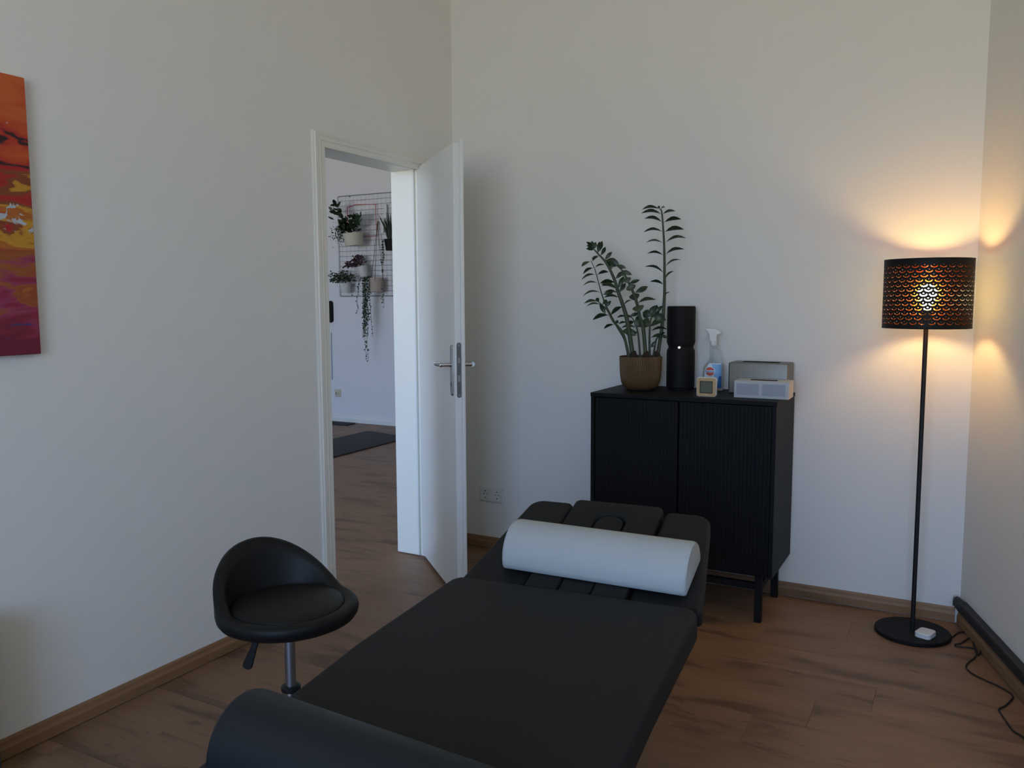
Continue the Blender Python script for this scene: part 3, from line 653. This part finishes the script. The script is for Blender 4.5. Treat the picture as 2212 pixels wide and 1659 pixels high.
def disc_on_front(bm, cx, cz, r_, off, n=24):
    front_patch(bm, cx-r_, cx+r_, cz-r_, cz+r_, off, lambda u_, v_, x: cx+(x-cx)*math.sqrt(max(0, 1-(2*v_-1)**2))*.999+1e-5*u_, 8, 14); return bm
b = BM(); disc_on_front(b, -.012, .086, .0225, .0016); new_obj('emblem_ring', b, 'label_paper', lab)
b = BM(); disc_on_front(b, -.012, .086, .0195, .0020); new_obj('emblem', b, 'label_red', lab)
b = BM(); front_patch(b, -.0335, .0095, .0805, .0915, .0024); new_obj('emblem_band', b, 'label_paper', lab)
bm = text_bm('Sagrotan', .0122, .0003); 
for v in bm.verts: v.co = Vector((v.co.x*.92-.012, -.0326-v.co.z-.0006, v.co.y+.086))
new_obj('lettering', bm, 'print_navy', lab, smooth=False)
b = BM(); front_patch(b, -.031, -.014, .051, .059, .0016, None, 4, 2); new_obj('label_line', b, 'label_blue', lab)
b = BM(); front_patch(b, -.012, .022, .052, .056, .0017, None, 4, 2); new_obj('label_line', b, 'label_skyblue', lab)
b = BM(); lathe(b, [(.0150, .200), (.0158, .204), (.0158, .222), (.0140, .2225)], 28, -.003, 0); new_obj('collar', b, 'white_plastic', sb)
hp = [(-.016, .220), (.013, .220), (.014, .245), (.020, .249), (.030, .250), (.0325, .256), (.026, .265), (.012, .272), (-.004, .2755), (-.032, .276), (-.036, .272), (-.034, .266), (-.026, .262), (-.021, .250)]
b = BM(); cs = [Vector((x_-.002, z_)) for x_, z_ in hp]
rings(b, [[Vector((q.x, y_, q.y)) for q in inset(cs, d_)] for y_, d_ in ((-.0115, .003), (-.0095, .0006), (.0095, .0006), (.0115, .003))]); new_obj('spray_head', b, 'white_plastic', sb, angle=40)
b = BM(); tube(b, [(-.034, 0, .2705), (-.043, 0, .270)], [.0055, .0048], 12); new_obj('nozzle', b, 'white_plastic', sb)
b = BM(); tube(b, smooth_path([(-.026, 0, .262), (-.030, 0, .250), (-.037, 0, .238), (-.047, 0, .226)], 4), [.0035]*12+[.0022], 8); new_obj('trigger', b, 'white_plastic', sb)
b = BM(); tube(b, [(.0, .004, .006), (-.002, .003, .2)], .0022, 8); new_obj('dip_tube', b, 'white_plastic', sb)

# wooden thermometer clock
ck = thing('desk_thermometer', 'small square bamboo-framed thermometer with grey display on cabinet edge', 'thermometer', (1.4665, -.358, ZT), R(4))
sq = [Vector((x_, z_)) for x_, z_ in [tuple(q) for q in rpoly([(-.0405, .001), (.0405, .001), (.0405, .0815), (-.0405, .0815)], .010, 6)]]
b = BM(); rings(b, [[Vector((q.x, y_, q.y)) for q in inset(sq, d_)] for y_, d_ in ((.022, .002), (.020, 0), (-.003, 0), (-.0045, .0012))]); new_obj('housing', b, 'white_plastic', ck)
b = BM(); o_sq = inset(sq, .0018); win = [Vector((q.x, q.y)) for q in rpoly([(-.0265, .0155), (.0265, .0155), (.0265, .0665), (-.0265, .0665)], .0015, 6)]
rings(b, [[Vector((q.x, y_, q.y)) for q in lp_] for lp_, y_ in ((o_sq, -.0045), (inset(sq, .0025), -.0066), (win, -.0066), (win, -.0035))], cap0=False, cap1=False); new_obj('bamboo_front', b, 'bamboo', ck, angle=30)
b = BM(); box(b, -.0268, .0268, -.0058, -.0046, .0152, .0668); lc = new_obj('display', b, 'dark_hole', ck, smooth=False)
b = BM(); box(b, -.0240, .0240, -.0062, -.0056, .0180, .0640); new_obj('lcd_panel', b, 'lcd', lc, smooth=False)
bm = text_bm('TFA', .0066, .0002)
for v in bm.verts: v.co = Vector((v.co.x, -.0066-v.co.z-.0002, v.co.y+.0085))
new_obj('lettering', bm, 'white_plastic', ck, smooth=False)

def tissue_box(t, wx, dy, hz, ell, m_body, m_in, rc, bev):
    out_ = rpoly([(0, 0), (wx, 0), (wx, dy), (0, dy)], rc, 6); n_ = len(out_); cx, cy = wx/2, dy/2
    def el(k, z): return [Vector((cx+ell[0]*k*cos(math.atan2((q.y-cy)/dy, (q.x-cx)/wx)), cy+ell[1]*k*sin(math.atan2((q.y-cy)/dy, (q.x-cx)/wx)), z)) for q in out_]
    b_ = BM(); rings(b_, [[Vector((q.x, q.y, z)) for q in inset(out_, d)] for d, z in ((bev*.5, 0), (0, bev*.5), (0, hz-bev), (bev*.3, hz-bev*.3), (bev, hz))]+[el(1, hz)], cap1=False)
    new_obj('body', b_, m_body, t, angle=40)
    b_ = BM(); rings(b_, [el(1.0, hz-.0004), el(.995, hz-.02)], cap0=False, cap1=True); new_obj('opening', b_, m_in, t)
ts = thing('steel_tissue_box', 'brushed steel tissue box with oval top slot behind a white carton', 'tissue box', (1.507, -.164, ZT))
tissue_box(ts, .252, .128, .1335, (.105, .040), 'brushed_steel', 'dark_hole', .008, .006)
tb = thing('paper_tissue_box', 'low white cardboard tissue carton in front of the steel tissue box', 'tissue box', (1.571, -.320, ZT), R(1.5))
tissue_box(tb, .219, .118, .0705, (.075, .030), 'carton_white', 'dark_hole', .003, .002)
for x0, x1 in ((.010, .100), (.114, .205)):
    b = BM(); box(b, x0, x1, -.0007, .0002, .012, .059); new_obj('print', b, 'carton_print', tb, smooth=False)

# ------------------------------------------------------------------ floor lamp
lp = thing('floor_lamp', 'lit black floor lamp with a perforated drum shade in the right corner', 'lamp', (2.270, -.221, 0))
b = BM(); lathe(b, [(.134, .0005), (.138, .004), (.138, .013), (.1355, .016), (.02, .0165)], 64); new_obj('base', b, 'tower_black', lp)
b = BM(); lathe(b, [(.0085, .016), (.0085, 1.225)], 20); new_obj('pole', b, 'black_metal', lp)
b = BM(); lathe(b, [(.010, 1.222), (.019, 1.228), (.019, 1.270), (.014, 1.277)], 24); soc = new_obj('socket', b, 'black_metal', lp)
b = BM(); lathe(b, [(.013, 1.277), (.0145, 1.295), (.024, 1.312), (.0325, 1.333), (.0325, 1.347), (.027, 1.361), (.017, 1.370), (.006, 1.374)], 28); new_obj('bulb', b, 'bulb_glass', lp)
SR, SZ0, SZ1 = .155, 1.209, 1.466
NCOL, NROW = 31, 13
cw, ch = 2*pi*SR/NCOL, .0173
zr0 = SZ0+.5*((SZ1-SZ0)-NROW*ch)-.004
def cell_polys():
    hx, hy = cw/2, ch/2
    rect = [(-hx, -hy), (0, -hy), (hx, -hy), (hx, hy), (0, hy), (-hx, hy)]
    # smile: outer arc and inner arc
    def arc(cx, cz, rx, rz, a0, a1, n): return [(cx+rx*cos(a0+(a1-a0)*i/n), cz+rz*sin(a0+(a1-a0)*i/n)) for i in range(n+1)]
    s = cw*.405
    smile = arc(0, .0022, s, .0082, pi, 2*pi, 10)+arc(0, .0030, s*.76, .0057, 2*pi, pi, 8)
    eye = [(.0024*cos(2*pi*i/8), .0058+.0015*sin(2*pi*i/8)) for i in range(8)]
    return rect, smile, eye
rect, smile, eye = cell_polys()
vs2, fs2, hole = [], [], []
def addp(p_):
    i0 = len(vs2); vs2.extend(Vector(q) for q in p_); return list(range(i0, len(vs2)))
fr, fsm, fe = addp(rect), addp(smile), addp(eye)
edges = [(l_[i], l_[(i+1) % len(l_)]) for l_ in (fr, fsm, fe) for i in range(len(l_))]
ov, oe, of, _, _, _ = delaunay_2d_cdt(vs2, edges, [], 0, 1e-6)
def inpoly(x, y, P_):
    c_ = False; n_ = len(P_); j = n_-1
    for i in range(n_):
        if (P_[i][1] > y) != (P_[j][1] > y) and x < (P_[j][0]-P_[i][0])*(y-P_[i][1])/(P_[j][1]-P_[i][1])+P_[i][0]: c_ = not c_
        j = i
    return c_
tris = []
for t_ in of:
    cx = sum(ov[i].x for i in t_)/len(t_); cz = sum(ov[i].y for i in t_)/len(t_)
    if inpoly(cx, cz, smile) or inpoly(cx, cz, eye) or not inpoly(cx, cz, rect): continue
    tris.append(list(t_))
def shade_mesh(rad, flip):
    V, F = [], []
    for r_ in range(NROW):
        for c_ in range(NCOL):
            b0 = len(V); xo = (c_+(.5 if r_ % 2 else 0))*cw; zo = zr0+(r_+.5)*ch
            for q in ov:
                a = (xo+q.x)/SR; V.append((rad*cos(a), rad*sin(a), zo+q.y))
            for t_ in tris: F.append([b0+i for i in (t_[::-1] if flip else t_)])
    for (za, zb_) in ((SZ0, zr0), (zr0+NROW*ch, SZ1)):
        b0 = len(V); n_ = NCOL*2
        for i in range(n_):
            a = i*cw/2/SR; V.append((rad*cos(a), rad*sin(a), za)); V.append((rad*cos(a), rad*sin(a), zb_))
        for i in range(n_):
            j = (i+1) % n_; q = [b0+2*i, b0+2*j, b0+2*j+1, b0+2*i+1]; F.append(q[::-1] if flip else q)
    me = bpy.data.meshes.new('shade'); me.from_pydata(V, [], F); return me
me = shade_mesh(SR, False); me.materials.append(MATS['shade_black']); me.polygons.foreach_set('use_smooth', [True]*len(me.polygons)); o = bpy.data.objects.new('lamp_shade', me); COL.objects.link(o); o.parent = lp; shade = o
me = shade_mesh(SR-.0009, True); me.materials.append(MATS['shade_copper']); me.polygons.foreach_set('use_smooth', [True]*len(me.polygons)); o = bpy.data.objects.new('shade_lining', me); COL.objects.link(o); o.parent = shade; o['label'] = 'copper-coloured inside of the shade'
for z_ in (SZ0, SZ1):
    b = BM(); tube(b, [Vector((SR*cos(2*pi*i/62), SR*sin(2*pi*i/62), z_)) for i in range(63)], .0014, 6, caps=False); new_obj('shade_ring', b, 'shade_black', shade)
b = BM()
for a in (0.4, 0.4+2*pi/3, 0.4+4*pi/3): tube(b, [(.018*cos(a), .018*sin(a), 1.240), (SR*cos(a), SR*sin(a), SZ0+.002)], .0018, 6)
new_obj('shade_spider', b, 'black_metal', shade)
wb = thing('white_box_device', 'small white rounded plastic box lying on the black lamp base', 'device', (2.3175, -.268, .0167), R(-19))
sq = rpoly([(-.030, -.037), (.030, -.037), (.030, .037), (-.030, .037)], .016, 6)
b = BM(); cushion(b, sq, 0, .010, .002, 3, .002); new_obj('lower_shell', b, 'white_plastic', wb)
b = BM(); cushion(b, sq, .0104, .020, .004, 4, .001); new_obj('upper_shell', b, 'white_plastic', wb)

# lamp cord on the floor (x, y of its run)
CR = [(2.396,-.235),(2.407,-.205),(2.430,-.140),(2.452,-.118),(2.468,-.128),(2.478,-.180),(2.486,-.276),(2.490,-.320),(2.498,-.338),(2.508,-.280),(2.500,-.215),(2.484,-.172),(2.468,-.178),(2.439,-.249),(2.421,-.268),(2.428,-.287),(2.470,-.278),(2.488,-.290),(2.493,-.321),(2.485,-.369),(2.464,-.431),(2.458,-.477),(2.477,-.522),(2.512,-.556),(2.555,-.589),(2.584,-.622),(2.594,-.649),(2.590,-.678),(2.570,-.736),(2.552,-.768),(2.553,-.792),(2.570,-.856),(2.586,-.908),(2.611,-.940),(2.64,-1.02),(2.66,-1.15),(2.69,-1.35)]
def onrim(i): return .0042+(.003 if i in (9, 10, 11, 17, 18) else 0)
b = BM(); pts = smooth_path([(x_, y_, onrim(i)) for i, (x_, y_) in enumerate(CR)], 6); tube(b, pts, .0027, 8)
o = new_obj('power_cord', b, 'cord_black', angle=60); tag(o, 'thin black power cord looping from lamp base along the right baseboard', 'cord')

# black cable duct on the right baseboard
duct = thing('cable_duct', 'long black cable duct fixed along the right wall above the baseboard', 'cable duct', QC+EC*.05+NC*.001, math.atan2(EC.y, EC.x))
# local x along wall (away from the corner), +y = away from the room (EC rotated), so the room side is -y
b = BM(); box(b, .03, 4.2, -.032, 0, .0745, .115, .004, 2); new_obj('channel', b, 'foam_black', duct)
b = BM(); box(b, .03, 4.2, -.0345, -.032, .080, .110, .001); new_obj('cover_strip', b, 'foam_black', duct)
b = BM(); n_ = 14; lps = []
prn = random.Random(3)
for s_, k in ((-.035, .55), (-.028, .85), (-.01, 1.0), (.01, .96), (.03, 1.06), (.05, 1.0), (.07, 1.03)):
    lps.append([Vector((s_+prn.uniform(-.003, .003), -.019+.0185*k*cos(2*pi*i/n_)*(1+prn.uniform(-.06, .02)), .0935+.0245*k*sin(2*pi*i/n_)*(1+prn.uniform(-.05, .05)))) for i in range(n_)])
rings(b, lps); new_obj('wrapped_end', b, 'foam_black', duct, angle=30)
b = BM(); n_ = 10
for k, (x0, dz_, dy_) in enumerate(((-.038, .030, -.010), (-.030, .034, -.026))):
    gg = [[b.verts.new((x0+.004*sin(i*1.3+k)+.02*j/3, dy_-.004*j, .075+.045*i/n_+.006*sin(i*.9+j))) for j in range(4)] for i in range(n_+1)]
    for i in range(n_):
        for j in range(3): b.faces.new((gg[i][j], gg[i][j+1], gg[i+1][j+1], gg[i+1][j]))
new_obj('film_scrap', b, 'film_plastic', duct)

# ------------------------------------------------------------------ double socket on the back wall
sk = thing('double_socket', 'white double power socket low on the back wall beside the open door', 'socket', (.226, -.0005, .292))
out_ = rpoly([(-.0755, -.0405), (.0755, -.0405), (.0755, .0405), (-.0755, .0405)], .004, 4)
b = BM(); rings(b, [[Vector((q.x, -y_, q.y)) for q in inset(out_, d)] for d, y_ in ((0, 0), (0, .006), (.004, .0095))]); new_obj('frame', b, 'white_plastic', sk)
for cx in (-.0355, .0355):
    b = BM(); sq = rpoly([(cx-.0275, -.0275), (cx+.0275, -.0275), (cx+.0275, .0275), (cx-.0275, .0275)], .002, 6); n_ = len(sq)
    def ci(r_, y_): return [Vector((cx+r_*cos(math.atan2(q.y, q.x-cx)), -y_, r_*sin(math.atan2(q.y, q.x-cx)))) for q in sq]
    rings(b, [[Vector((q.x, -.0095, q.y)) for q in sq], [Vector((q.x, -.0112, q.y)) for q in inset(sq, .001)], ci(.0215, .0112), ci(.0195, .0100)], cap0=False); ins = new_obj('insert', b, 'white_plastic', sk)
    for dx in (-.0095, .0095):
        b = BM(); rings(b, [[Vector((cx+dx+.0028*cos(2*pi*i/10), -y_, .0028*sin(2*pi*i/10))) for i in range(10)] for y_ in (.0098, .0103)]); new_obj('pin_hole', b, 'dark_hole', ins)
    for dz in (-.0175, .0175):
        b = BM(); box(b, cx-.0035, cx+.0035, -.0125, -.0098, dz-.003, dz+.003, .0005); new_obj('earth_clip', b, 'grey_steel', ins)

# ------------------------------------------------------------------ canvas on the left wall
b = BM(); box(b, -.0125, .0125, -.30, .30, -.392, .392, .002); o = new_obj('canvas_painting', b, 'abstract_paint'); o.location = (.0145, -2.588, 1.562)
tag(o, 'abstract red and orange canvas painting cut off at the left frame edge', 'painting')

# dark cabinet at the far left edge
lc = thing('low_cabinet', 'dark blue-black narrow low cabinet by the left wall, barely in view', 'cabinet', (.086, -2.955, 0))
b = BM(); box(b, -.064, .064, -.41, .41, .03, .452, .003); new_obj('body', b, 'cabinet_blue', lc)
b = BM(); box(b, -.065, .065, -.411, .411, .453, .47, .002); new_obj('top', b, 'cabinet_blue', lc)
b = BM(); box(b, -.058, .060, -.40, .405, 0, .0295); new_obj('plinth', b, 'cabinet_blue', lc, smooth=False)

# ------------------------------------------------------------------ the room beyond the door
GY = 3.262
gr = thing('wire_grid_panel', 'grey wire mesh panel on the far white wall hung with plants', 'wire panel', (-3.545, GY, 1.372))
GW, GH, gs = 1.06, 1.056, .0528
b = BM(); c4 = .02; fp = []
for (cx, cz, a0) in ((GW-c4, GH-c4, 0), (c4, GH-c4, pi/2), (c4, c4, pi), (GW-c4, c4, 3*pi/2)): fp += [Vector((cx+c4*cos(a0+pi/2*i/4), 0, cz+c4*sin(a0+pi/2*i/4))) for i in range(5)]
tube(b, fp+[fp[0]], .0042, 8, caps=False); new_obj('frame', b, 'wire_grey', gr)
b = BM()
for i in range(1, 20): tube(b, [(0, -.003, i*gs), (GW, -.003, i*gs)], .0019, 5)
new_obj('horizontal_wires', b, 'wire_grey', gr, kind='stuff')
b = BM()
for i in range(1, 20): tube(b, [(i*gs, .002, 0), (i*gs, .002, GH)], .0013, 5)
new_obj('vertical_wires', b, 'wire_pale', gr, kind='stuff')
for (x_, z_) in ((.16, GH-.01), (.9, GH-.01), (.16, .01), (.9, .01)):
    b = BM(); tube(b, [(x_, .004, z_), (x_, 3.279-GY, z_)], .006, 8); new_obj('wall_bracket', b, 'wire_grey', gr)

prp = random.Random(21)
def leafv(bm, c, d, L_, W_, nrm=None):
    d = Vector(d).normalized(); nn_ = Vector(nrm) if nrm else Vector((prp.uniform(-1, 1), prp.uniform(-1, 1), prp.uniform(-.3, 1)))
    s_ = d.cross(nn_); s_ = s_.normalized() if s_.length > 1e-4 else Vector((1, 0, 0)); n2 = s_.cross(d)
    c = Vector(c); v = [bm.verts.new(q) for q in (c, c+d*L_*.35+s_*W_*.5, c+d*L_*.75+s_*W_*.36, c+d*L_+n2*L_*.06, c+d*L_*.75-s_*W_*.36, c+d*L_*.35-s_*W_*.5, c+d*L_*.55-n2*W_*.12)]
    for i in range(6): bm.faces.new((v[i], v[(i+1) % 6], v[6]))
def wall_pot(name, label, loc, prof, m, tilt=0., lean=0.):
    t = thing(name, label, 'potted plant', loc, 0, 'plants hung on the wire panel')
    b_ = BM(); r1, z1 = prof[-1]
    rings(b_, [circle(r_, z_, 28) for r_, z_ in prof]+[circle(r1-.006, z1, 28), circle(r1-.008, z1-.02, 28)], cap1=False)
    RM = Matrix.Rotation(tilt, 4, 'Y') @ Matrix.Rotation(lean, 4, 'X'); bmesh.ops.transform(b_, matrix=RM, verts=b_.verts); new_obj('pot', b_, m, t)
    b_ = BM(); b_.faces.new([b_.verts.new(q) for q in circle(r1-.008, z1-.014, 24)]); bmesh.ops.transform(b_, matrix=RM, verts=b_.verts); new_obj('soil', b_, 'soil', t)
    # hook over the wires
    b_ = BM(); yb = GY-.008-loc[1]
    tube(b_, [(0, r1*.9, z1-.02), (0, yb, z1+.012), (0, yb+.012, z1+.012)], .003, 6); new_obj('hook', b_, 'wire_grey', t)
    return t, RM
# cream pot with branching broad-leaved plant
t1, RM = wall_pot('wall_pot', 'large cream pot with a leggy broad-leaved plant, topmost on the wire panel', (-3.215, GY-.138, 1.895), [(.092, 0), (.094, .004), (.100, .06), (.106, .13)], 'pot_cream', R(-4), R(5))
b = BM(); bl = BM()
for (pts) in ([(-.02, 0, .13), (-.07, -.02, .22), (-.13, -.04, .30), (-.17, -.05, .38), (-.18, -.06, .43)], [(.0, 0, .13), (.0, -.03, .2), (.01, -.04, .27), (.02, -.05, .31)], [(.03, 0, .13), (.07, -.02, .2), (.10, -.03, .25), (.12, -.04, .29)], [(-.03, 0, .13), (-.08, -.05, .17), (-.11, -.06, .22)], [(-.13, -.04, .30), (-.20, -.05, .33), (-.24, -.06, .38)]):
    sp_ = smooth_path(pts, 4); tube(b, sp_, .004, 6)
    for i in range(3, len(sp_), 2):
        for _k in range(3):
            d_ = Vector((prp.uniform(-1, 1), prp.uniform(-1, .3), prp.uniform(-.2, 1))); leafv(bl, sp_[i], d_, prp.uniform(.055, .085), prp.uniform(.03, .045))
new_obj('stem', b, 'stem_green', t1); new_obj('foliage', bl, 'leaf_dark', t1, kind='stuff')
bl = BM()
for _k in range(60):
    q = Vector((prp.gauss(-.02, .06), -.05+prp.gauss(0, .02), .13+abs(prp.gauss(0, .05)))); leafv(bl, q, (prp.uniform(-1, 1), prp.uniform(-1, .2), prp.uniform(-.2, 1)), prp.uniform(.05, .075), prp.uniform(.028, .04))
new_obj('lower_foliage', bl, 'leaf_dark', t1, kind='stuff')
bl = BM()
for _k in range(260):
    q = Vector((-.13+prp.gauss(0, .05), -.06+prp.gauss(0, .03), .125+prp.gauss(0, .045))); leafv(bl, q, (prp.uniform(-1, 1), prp.uniform(-1, .5), prp.uniform(-1, 1)), prp.uniform(.012, .022), .012)
new_obj('trailing_foliage', bl, 'leaf_small', t1, kind='stuff')
# white pot with purple leaves
t2, RM = wall_pot('wall_pot', 'small white pot with a purple-leaved plant, in the middle of the wire panel', (-3.135, GY-.080, 1.575), [(.040, 0), (.042, .004), (.058, .11)], 'pot_white', R(-14), R(6))
bl = BM()
for _k in range(170):
    q = Vector((-.10+prp.gauss(0, .055), -.02+prp.gauss(0, .03), 0)); q.z = .105+max(0, .12-abs(q.x+.055)*1.0)*prp.random()+.01; leafv(bl, q, (prp.uniform(-1, .7), prp.uniform(-1, .3), prp.uniform(-.4, .6)), prp.uniform(.03, .05), prp.uniform(.016, .026))
new_obj('foliage', bl, 'leaf_purple', t2, kind='stuff')
# white pot with small-leaved green plant
t3, RM = wall_pot('wall_pot', 'white pot with a bushy small-leaved green plant, lowest on the wire panel', (-3.395, GY-.080, 1.410), [(.043, 0), (.045, .004), (.062, .10)], 'pot_white', 0, R(3))
bl = BM()
for _k in range(420):
    q = Vector((-.03+prp.gauss(0, .075), -.03+prp.gauss(0, .035), .125+abs(prp.gauss(0, .045))-.01*abs(prp.gauss(0, 1)))); leafv(bl, q, (prp.uniform(-1, 1), prp.uniform(-1, .4), prp.uniform(-.5, .8)), prp.uniform(.018, .034), prp.uniform(.012, .018))
new_obj('foliage', bl, 'leaf_small', t3, kind='stuff')
# beige hanging pot with string-of-hearts
t4 = thing('hanging_pot', 'beige pot on long brown cords with a trailing vine, at right of wire panel', 'potted plant', (-2.985, GY-.085, 1.412), 0, 'plants hung on the wire panel')
b = BM(); rings(b, [circle(r_, z_, 28) for r_, z_ in ((.068, 0), (.074, .006), (.0755, .075), (.0745, .148), (.068, .148), (.066, .13))], cap1=False); new_obj('pot', b, 'pot_beige', t4)
b = BM(); b.faces.new([b.verts.new(q) for q in circle(.067, .133, 24)]); new_obj('soil', b, 'soil', t4)
apex = Vector((-.022, .07, .70))
for a in (R(165), R(20), R(-60)):
    b = BM(); tube(b, [Vector((.0755*cos(a), .0755*sin(a), .118)), Vector((.0752*cos(a), .0752*sin(a), .148)), apex], .0028, 6); new_obj('hanger_cord', b, 'cord_brown', t4)
b = BM(); tube(b, [apex+Vector((0, 0, -.04)), apex, apex+Vector((.004, .006, .03)), apex+Vector((0, .012, .015))], .007, 8); new_obj('hanger_knot', b, 'cord_brown', t4)
bl = BM(); bv = BM()
for s_ in range(16):
    x0 = -.075+prp.gauss(0, .022); L_ = prp.choice([.35, .45, .5, .55, .6, .62, .85]); y0 = -.075+prp.gauss(0, .012)
    pts = [Vector((x0*.6, y0*.5, .155)), Vector((x0, y0, .14))]; z_ = .14; xx = x0
    while z_ > .14-L_:
        z_ -= .05; xx += prp.gauss(-.0015, .007); pts.append(Vector((xx, y0+prp.gauss(0, .004), z_)))
    tube(bv, pts, .0014, 4)
    for q in smooth_path(pts, 3):
        if prp.random() < (.95 if q.z > -.35 else .55): leafv(bl, q, (prp.uniform(-1, 1), prp.uniform(-1, .2), prp.uniform(-1, .4)), prp.uniform(.014, .024), prp.uniform(.013, .02))
new_obj('vine', bv, 'stem_green', t4, kind='stuff'); new_obj('vine_leaves', bl, 'leaf_small', t4, kind='stuff')
# spiky plant partly hidden by the door lining
t5 = thing('wall_pot', 'spiky aloe with a thin trailing string, half hidden by the door lining', 'potted plant', (-2.775, GY-.095, 1.83), 0, 'plants hung on the wire panel')
b = BM(); rings(b, [circle(r_, z_, 28) for r_, z_ in ((.05, 0), (.055, .004), (.072, .115), (.066, .115), (.064, .10))], cap1=False); new_obj('pot', b, 'tower_black', t5)
b = BM()
for k in range(16):
    a = 2*pi*k/16+prp.uniform(-.15, .15); ln = prp.uniform(.2, .30); o_ = prp.uniform(.05, .13)
    pts = [Vector((.02*cos(a), .02*sin(a), .10)), Vector(((.02+o_*.4)*cos(a), (.02+o_*.4)*sin(a)*.5, .10+ln*.5)), Vector(((.02+o_)*cos(a), (.02+o_)*sin(a)*.45, .10+ln))]
    tube(b, pts, [.014, .010, .0012], 6)
new_obj('spikes', b, 'aloe', t5, kind='stuff')
bl = BM(); bv = BM()
for s_ in range(5):
    x0 = -.055+prp.gauss(0, .012); pts = [Vector((x0, -.07, .11))]; z_ = .11; L_ = prp.choice([.25, .3, .6, .68]); xx = x0
    while z_ > .11-L_: z_ -= .05; xx += prp.gauss(0, .006); pts.append(Vector((xx, -.07, z_)))
    tube(bv, pts, .0014, 4)
    for q in smooth_path(pts, 2):
        if prp.random() < (.9 if q.z > -.1 else .4): leafv(bl, q, (prp.uniform(-1, 1), -.4, prp.uniform(-1, .3)), .02, .017)
new_obj('vine', bv, 'stem_green', t5, kind='stuff'); new_obj('vine_leaves', bl, 'leaf_small', t5, kind='stuff')
b = BM(); tube(b, [(0, .06, .09), (0, .088, .125), (0, .098, .125)], .003, 6); new_obj('hook', b, 'wire_grey', t5)
# red wire outline and white paper tags
b = BM(); tube(b, [(-3.405, GY-.012, 2.305), (-3.30, GY-.014, 2.328), (-3.028, GY-.012, 2.318), (-3.022, GY-.012, 1.994), (-3.40, GY-.012, 1.985), (-3.405, GY-.012, 2.305)], .0042, 6); o = new_obj('red_wire_frame', b, 'wire_red'); tag(o, 'thin red wire rectangle hanging on the mesh panel behind plants', 'wire frame')
for (x_, z_, lb) in ((-2.888, 2.175, 'white paper tag on the wire panel, the upper one'), (-2.932, 2.022, 'white paper tag on the wire panel, the lower one')):
    b = BM(); box(b, -.036, 0, -.0015, .0015, 0, .135); t = thing('paper_tag', lb, 'tag', (x_, GY-.010, z_), 0, 'paper tags on the wire panel'); new_obj('card', b, 'white_plastic', t, smooth=False)
    b = BM(); box(b, .0002, .0045, -.003, .0015, .002, .133); new_obj('bent_edge', b, 'wire_grey', t, smooth=False)
# mats, switch, panel
M0 = [Vector((-2.83, 2.80)), Vector((-1.55, 2.80)), Vector((-1.62, 1.95)), Vector((-2.95, 1.02))]
def floor_mat(cs, r_, label):
    a_ = sum((cs[i].x*cs[(i+1) % 4].y-cs[(i+1) % 4].x*cs[i].y) for i in range(4))
    if a_ < 0: cs = cs[::-1]
    bm = BM(); cx = sum(c_.x for c_ in cs)/4; cy = sum(c_.y for c_ in cs)/4
    cushion(bm, rpoly([(c_.x-cx, c_.y-cy) for c_ in cs], r_, 5), .0005, .0115, .002, 2, .001); o = new_obj('exercise_mat', bm, 'mat_dark'); o.location = (cx, cy, 0); return tag(o, label, 'mat', 'mats on the floor beyond the door')
ax_ = Vector((.62, .785)); px_ = Vector((.785, -.62))
def mat_rect(c0, d1, l1, d2, l2): return [c0, c0+d1*l1, c0+d1*l1+d2*l2, c0+d2*l2]
floor_mat(mat_rect(Vector((-2.875, 2.85)), Vector((.98, -.20)).normalized(), .62, Vector((.02, -1)).normalized(), 1.75), .05, 'dark grey exercise mat on the wooden floor seen through the doorway')
floor_mat(mat_rect(Vector((-3.335, 3.225)), Vector((.06, -1)).normalized(), .16, Vector((-1, -.02)).normalized(), .75), .02, 'narrow dark mat lying at the foot of the far white wall')
sw = thing('light_switch', 'small cream wall socket low on the far wall, left in the doorway', 'socket', (-3.617, 3.2795, .315))
out_ = rpoly([(-.041, -.041), (.041, -.041), (.041, .041), (-.041, .041)], .004, 4)
b = BM(); rings(b, [[Vector((q.x, -y_, q.y)) for q in inset(out_, d)] for d, y_ in ((0, 0), (0, .007), (.004, .01))]); new_obj('frame', b, 'cream_plastic', sw)
b = BM(); box(b, -.026, .026, -.013, -.010, -.026, .026, .002); ins = new_obj('insert', b, 'cream_plastic', sw)
for dx, wd_, hz_ in ((-.019, .007, .022), (-.007, .006, .010), (.017, .003, .022)):
    b = BM(); box(b, dx-wd_/2, dx+wd_/2, -.0136, -.0131, -hz_+.004, hz_*.6); new_obj('slot', b, 'dark_hole', ins, smooth=False)
b = BM(); pn_ = rpoly([(-.22, -.118), (.0, -.118), (.0, .118), (-.22, .118)], .03, 6)
rings(b, [[Vector((q.x, -y_, q.y)) for q in inset(pn_, d)] for d, y_ in ((0, 0), (0, .022), (.003, .025))]); o = new_obj('wall_screen', b, 'tower_black'); o.location = (-3.653, 3.2795, 1.205); tag(o, 'black rounded screen on the far wall at the left doorway edge', 'screen')
b = BM(); tube(b, [(0, 0, 0), (0, 0, .52)], .005, 8); o = new_obj('wall_cable', b, 'wire_grey'); o.location = (-3.692, 3.273, .46); tag(o, 'thin grey cable running down the far wall below the black screen', 'cable')
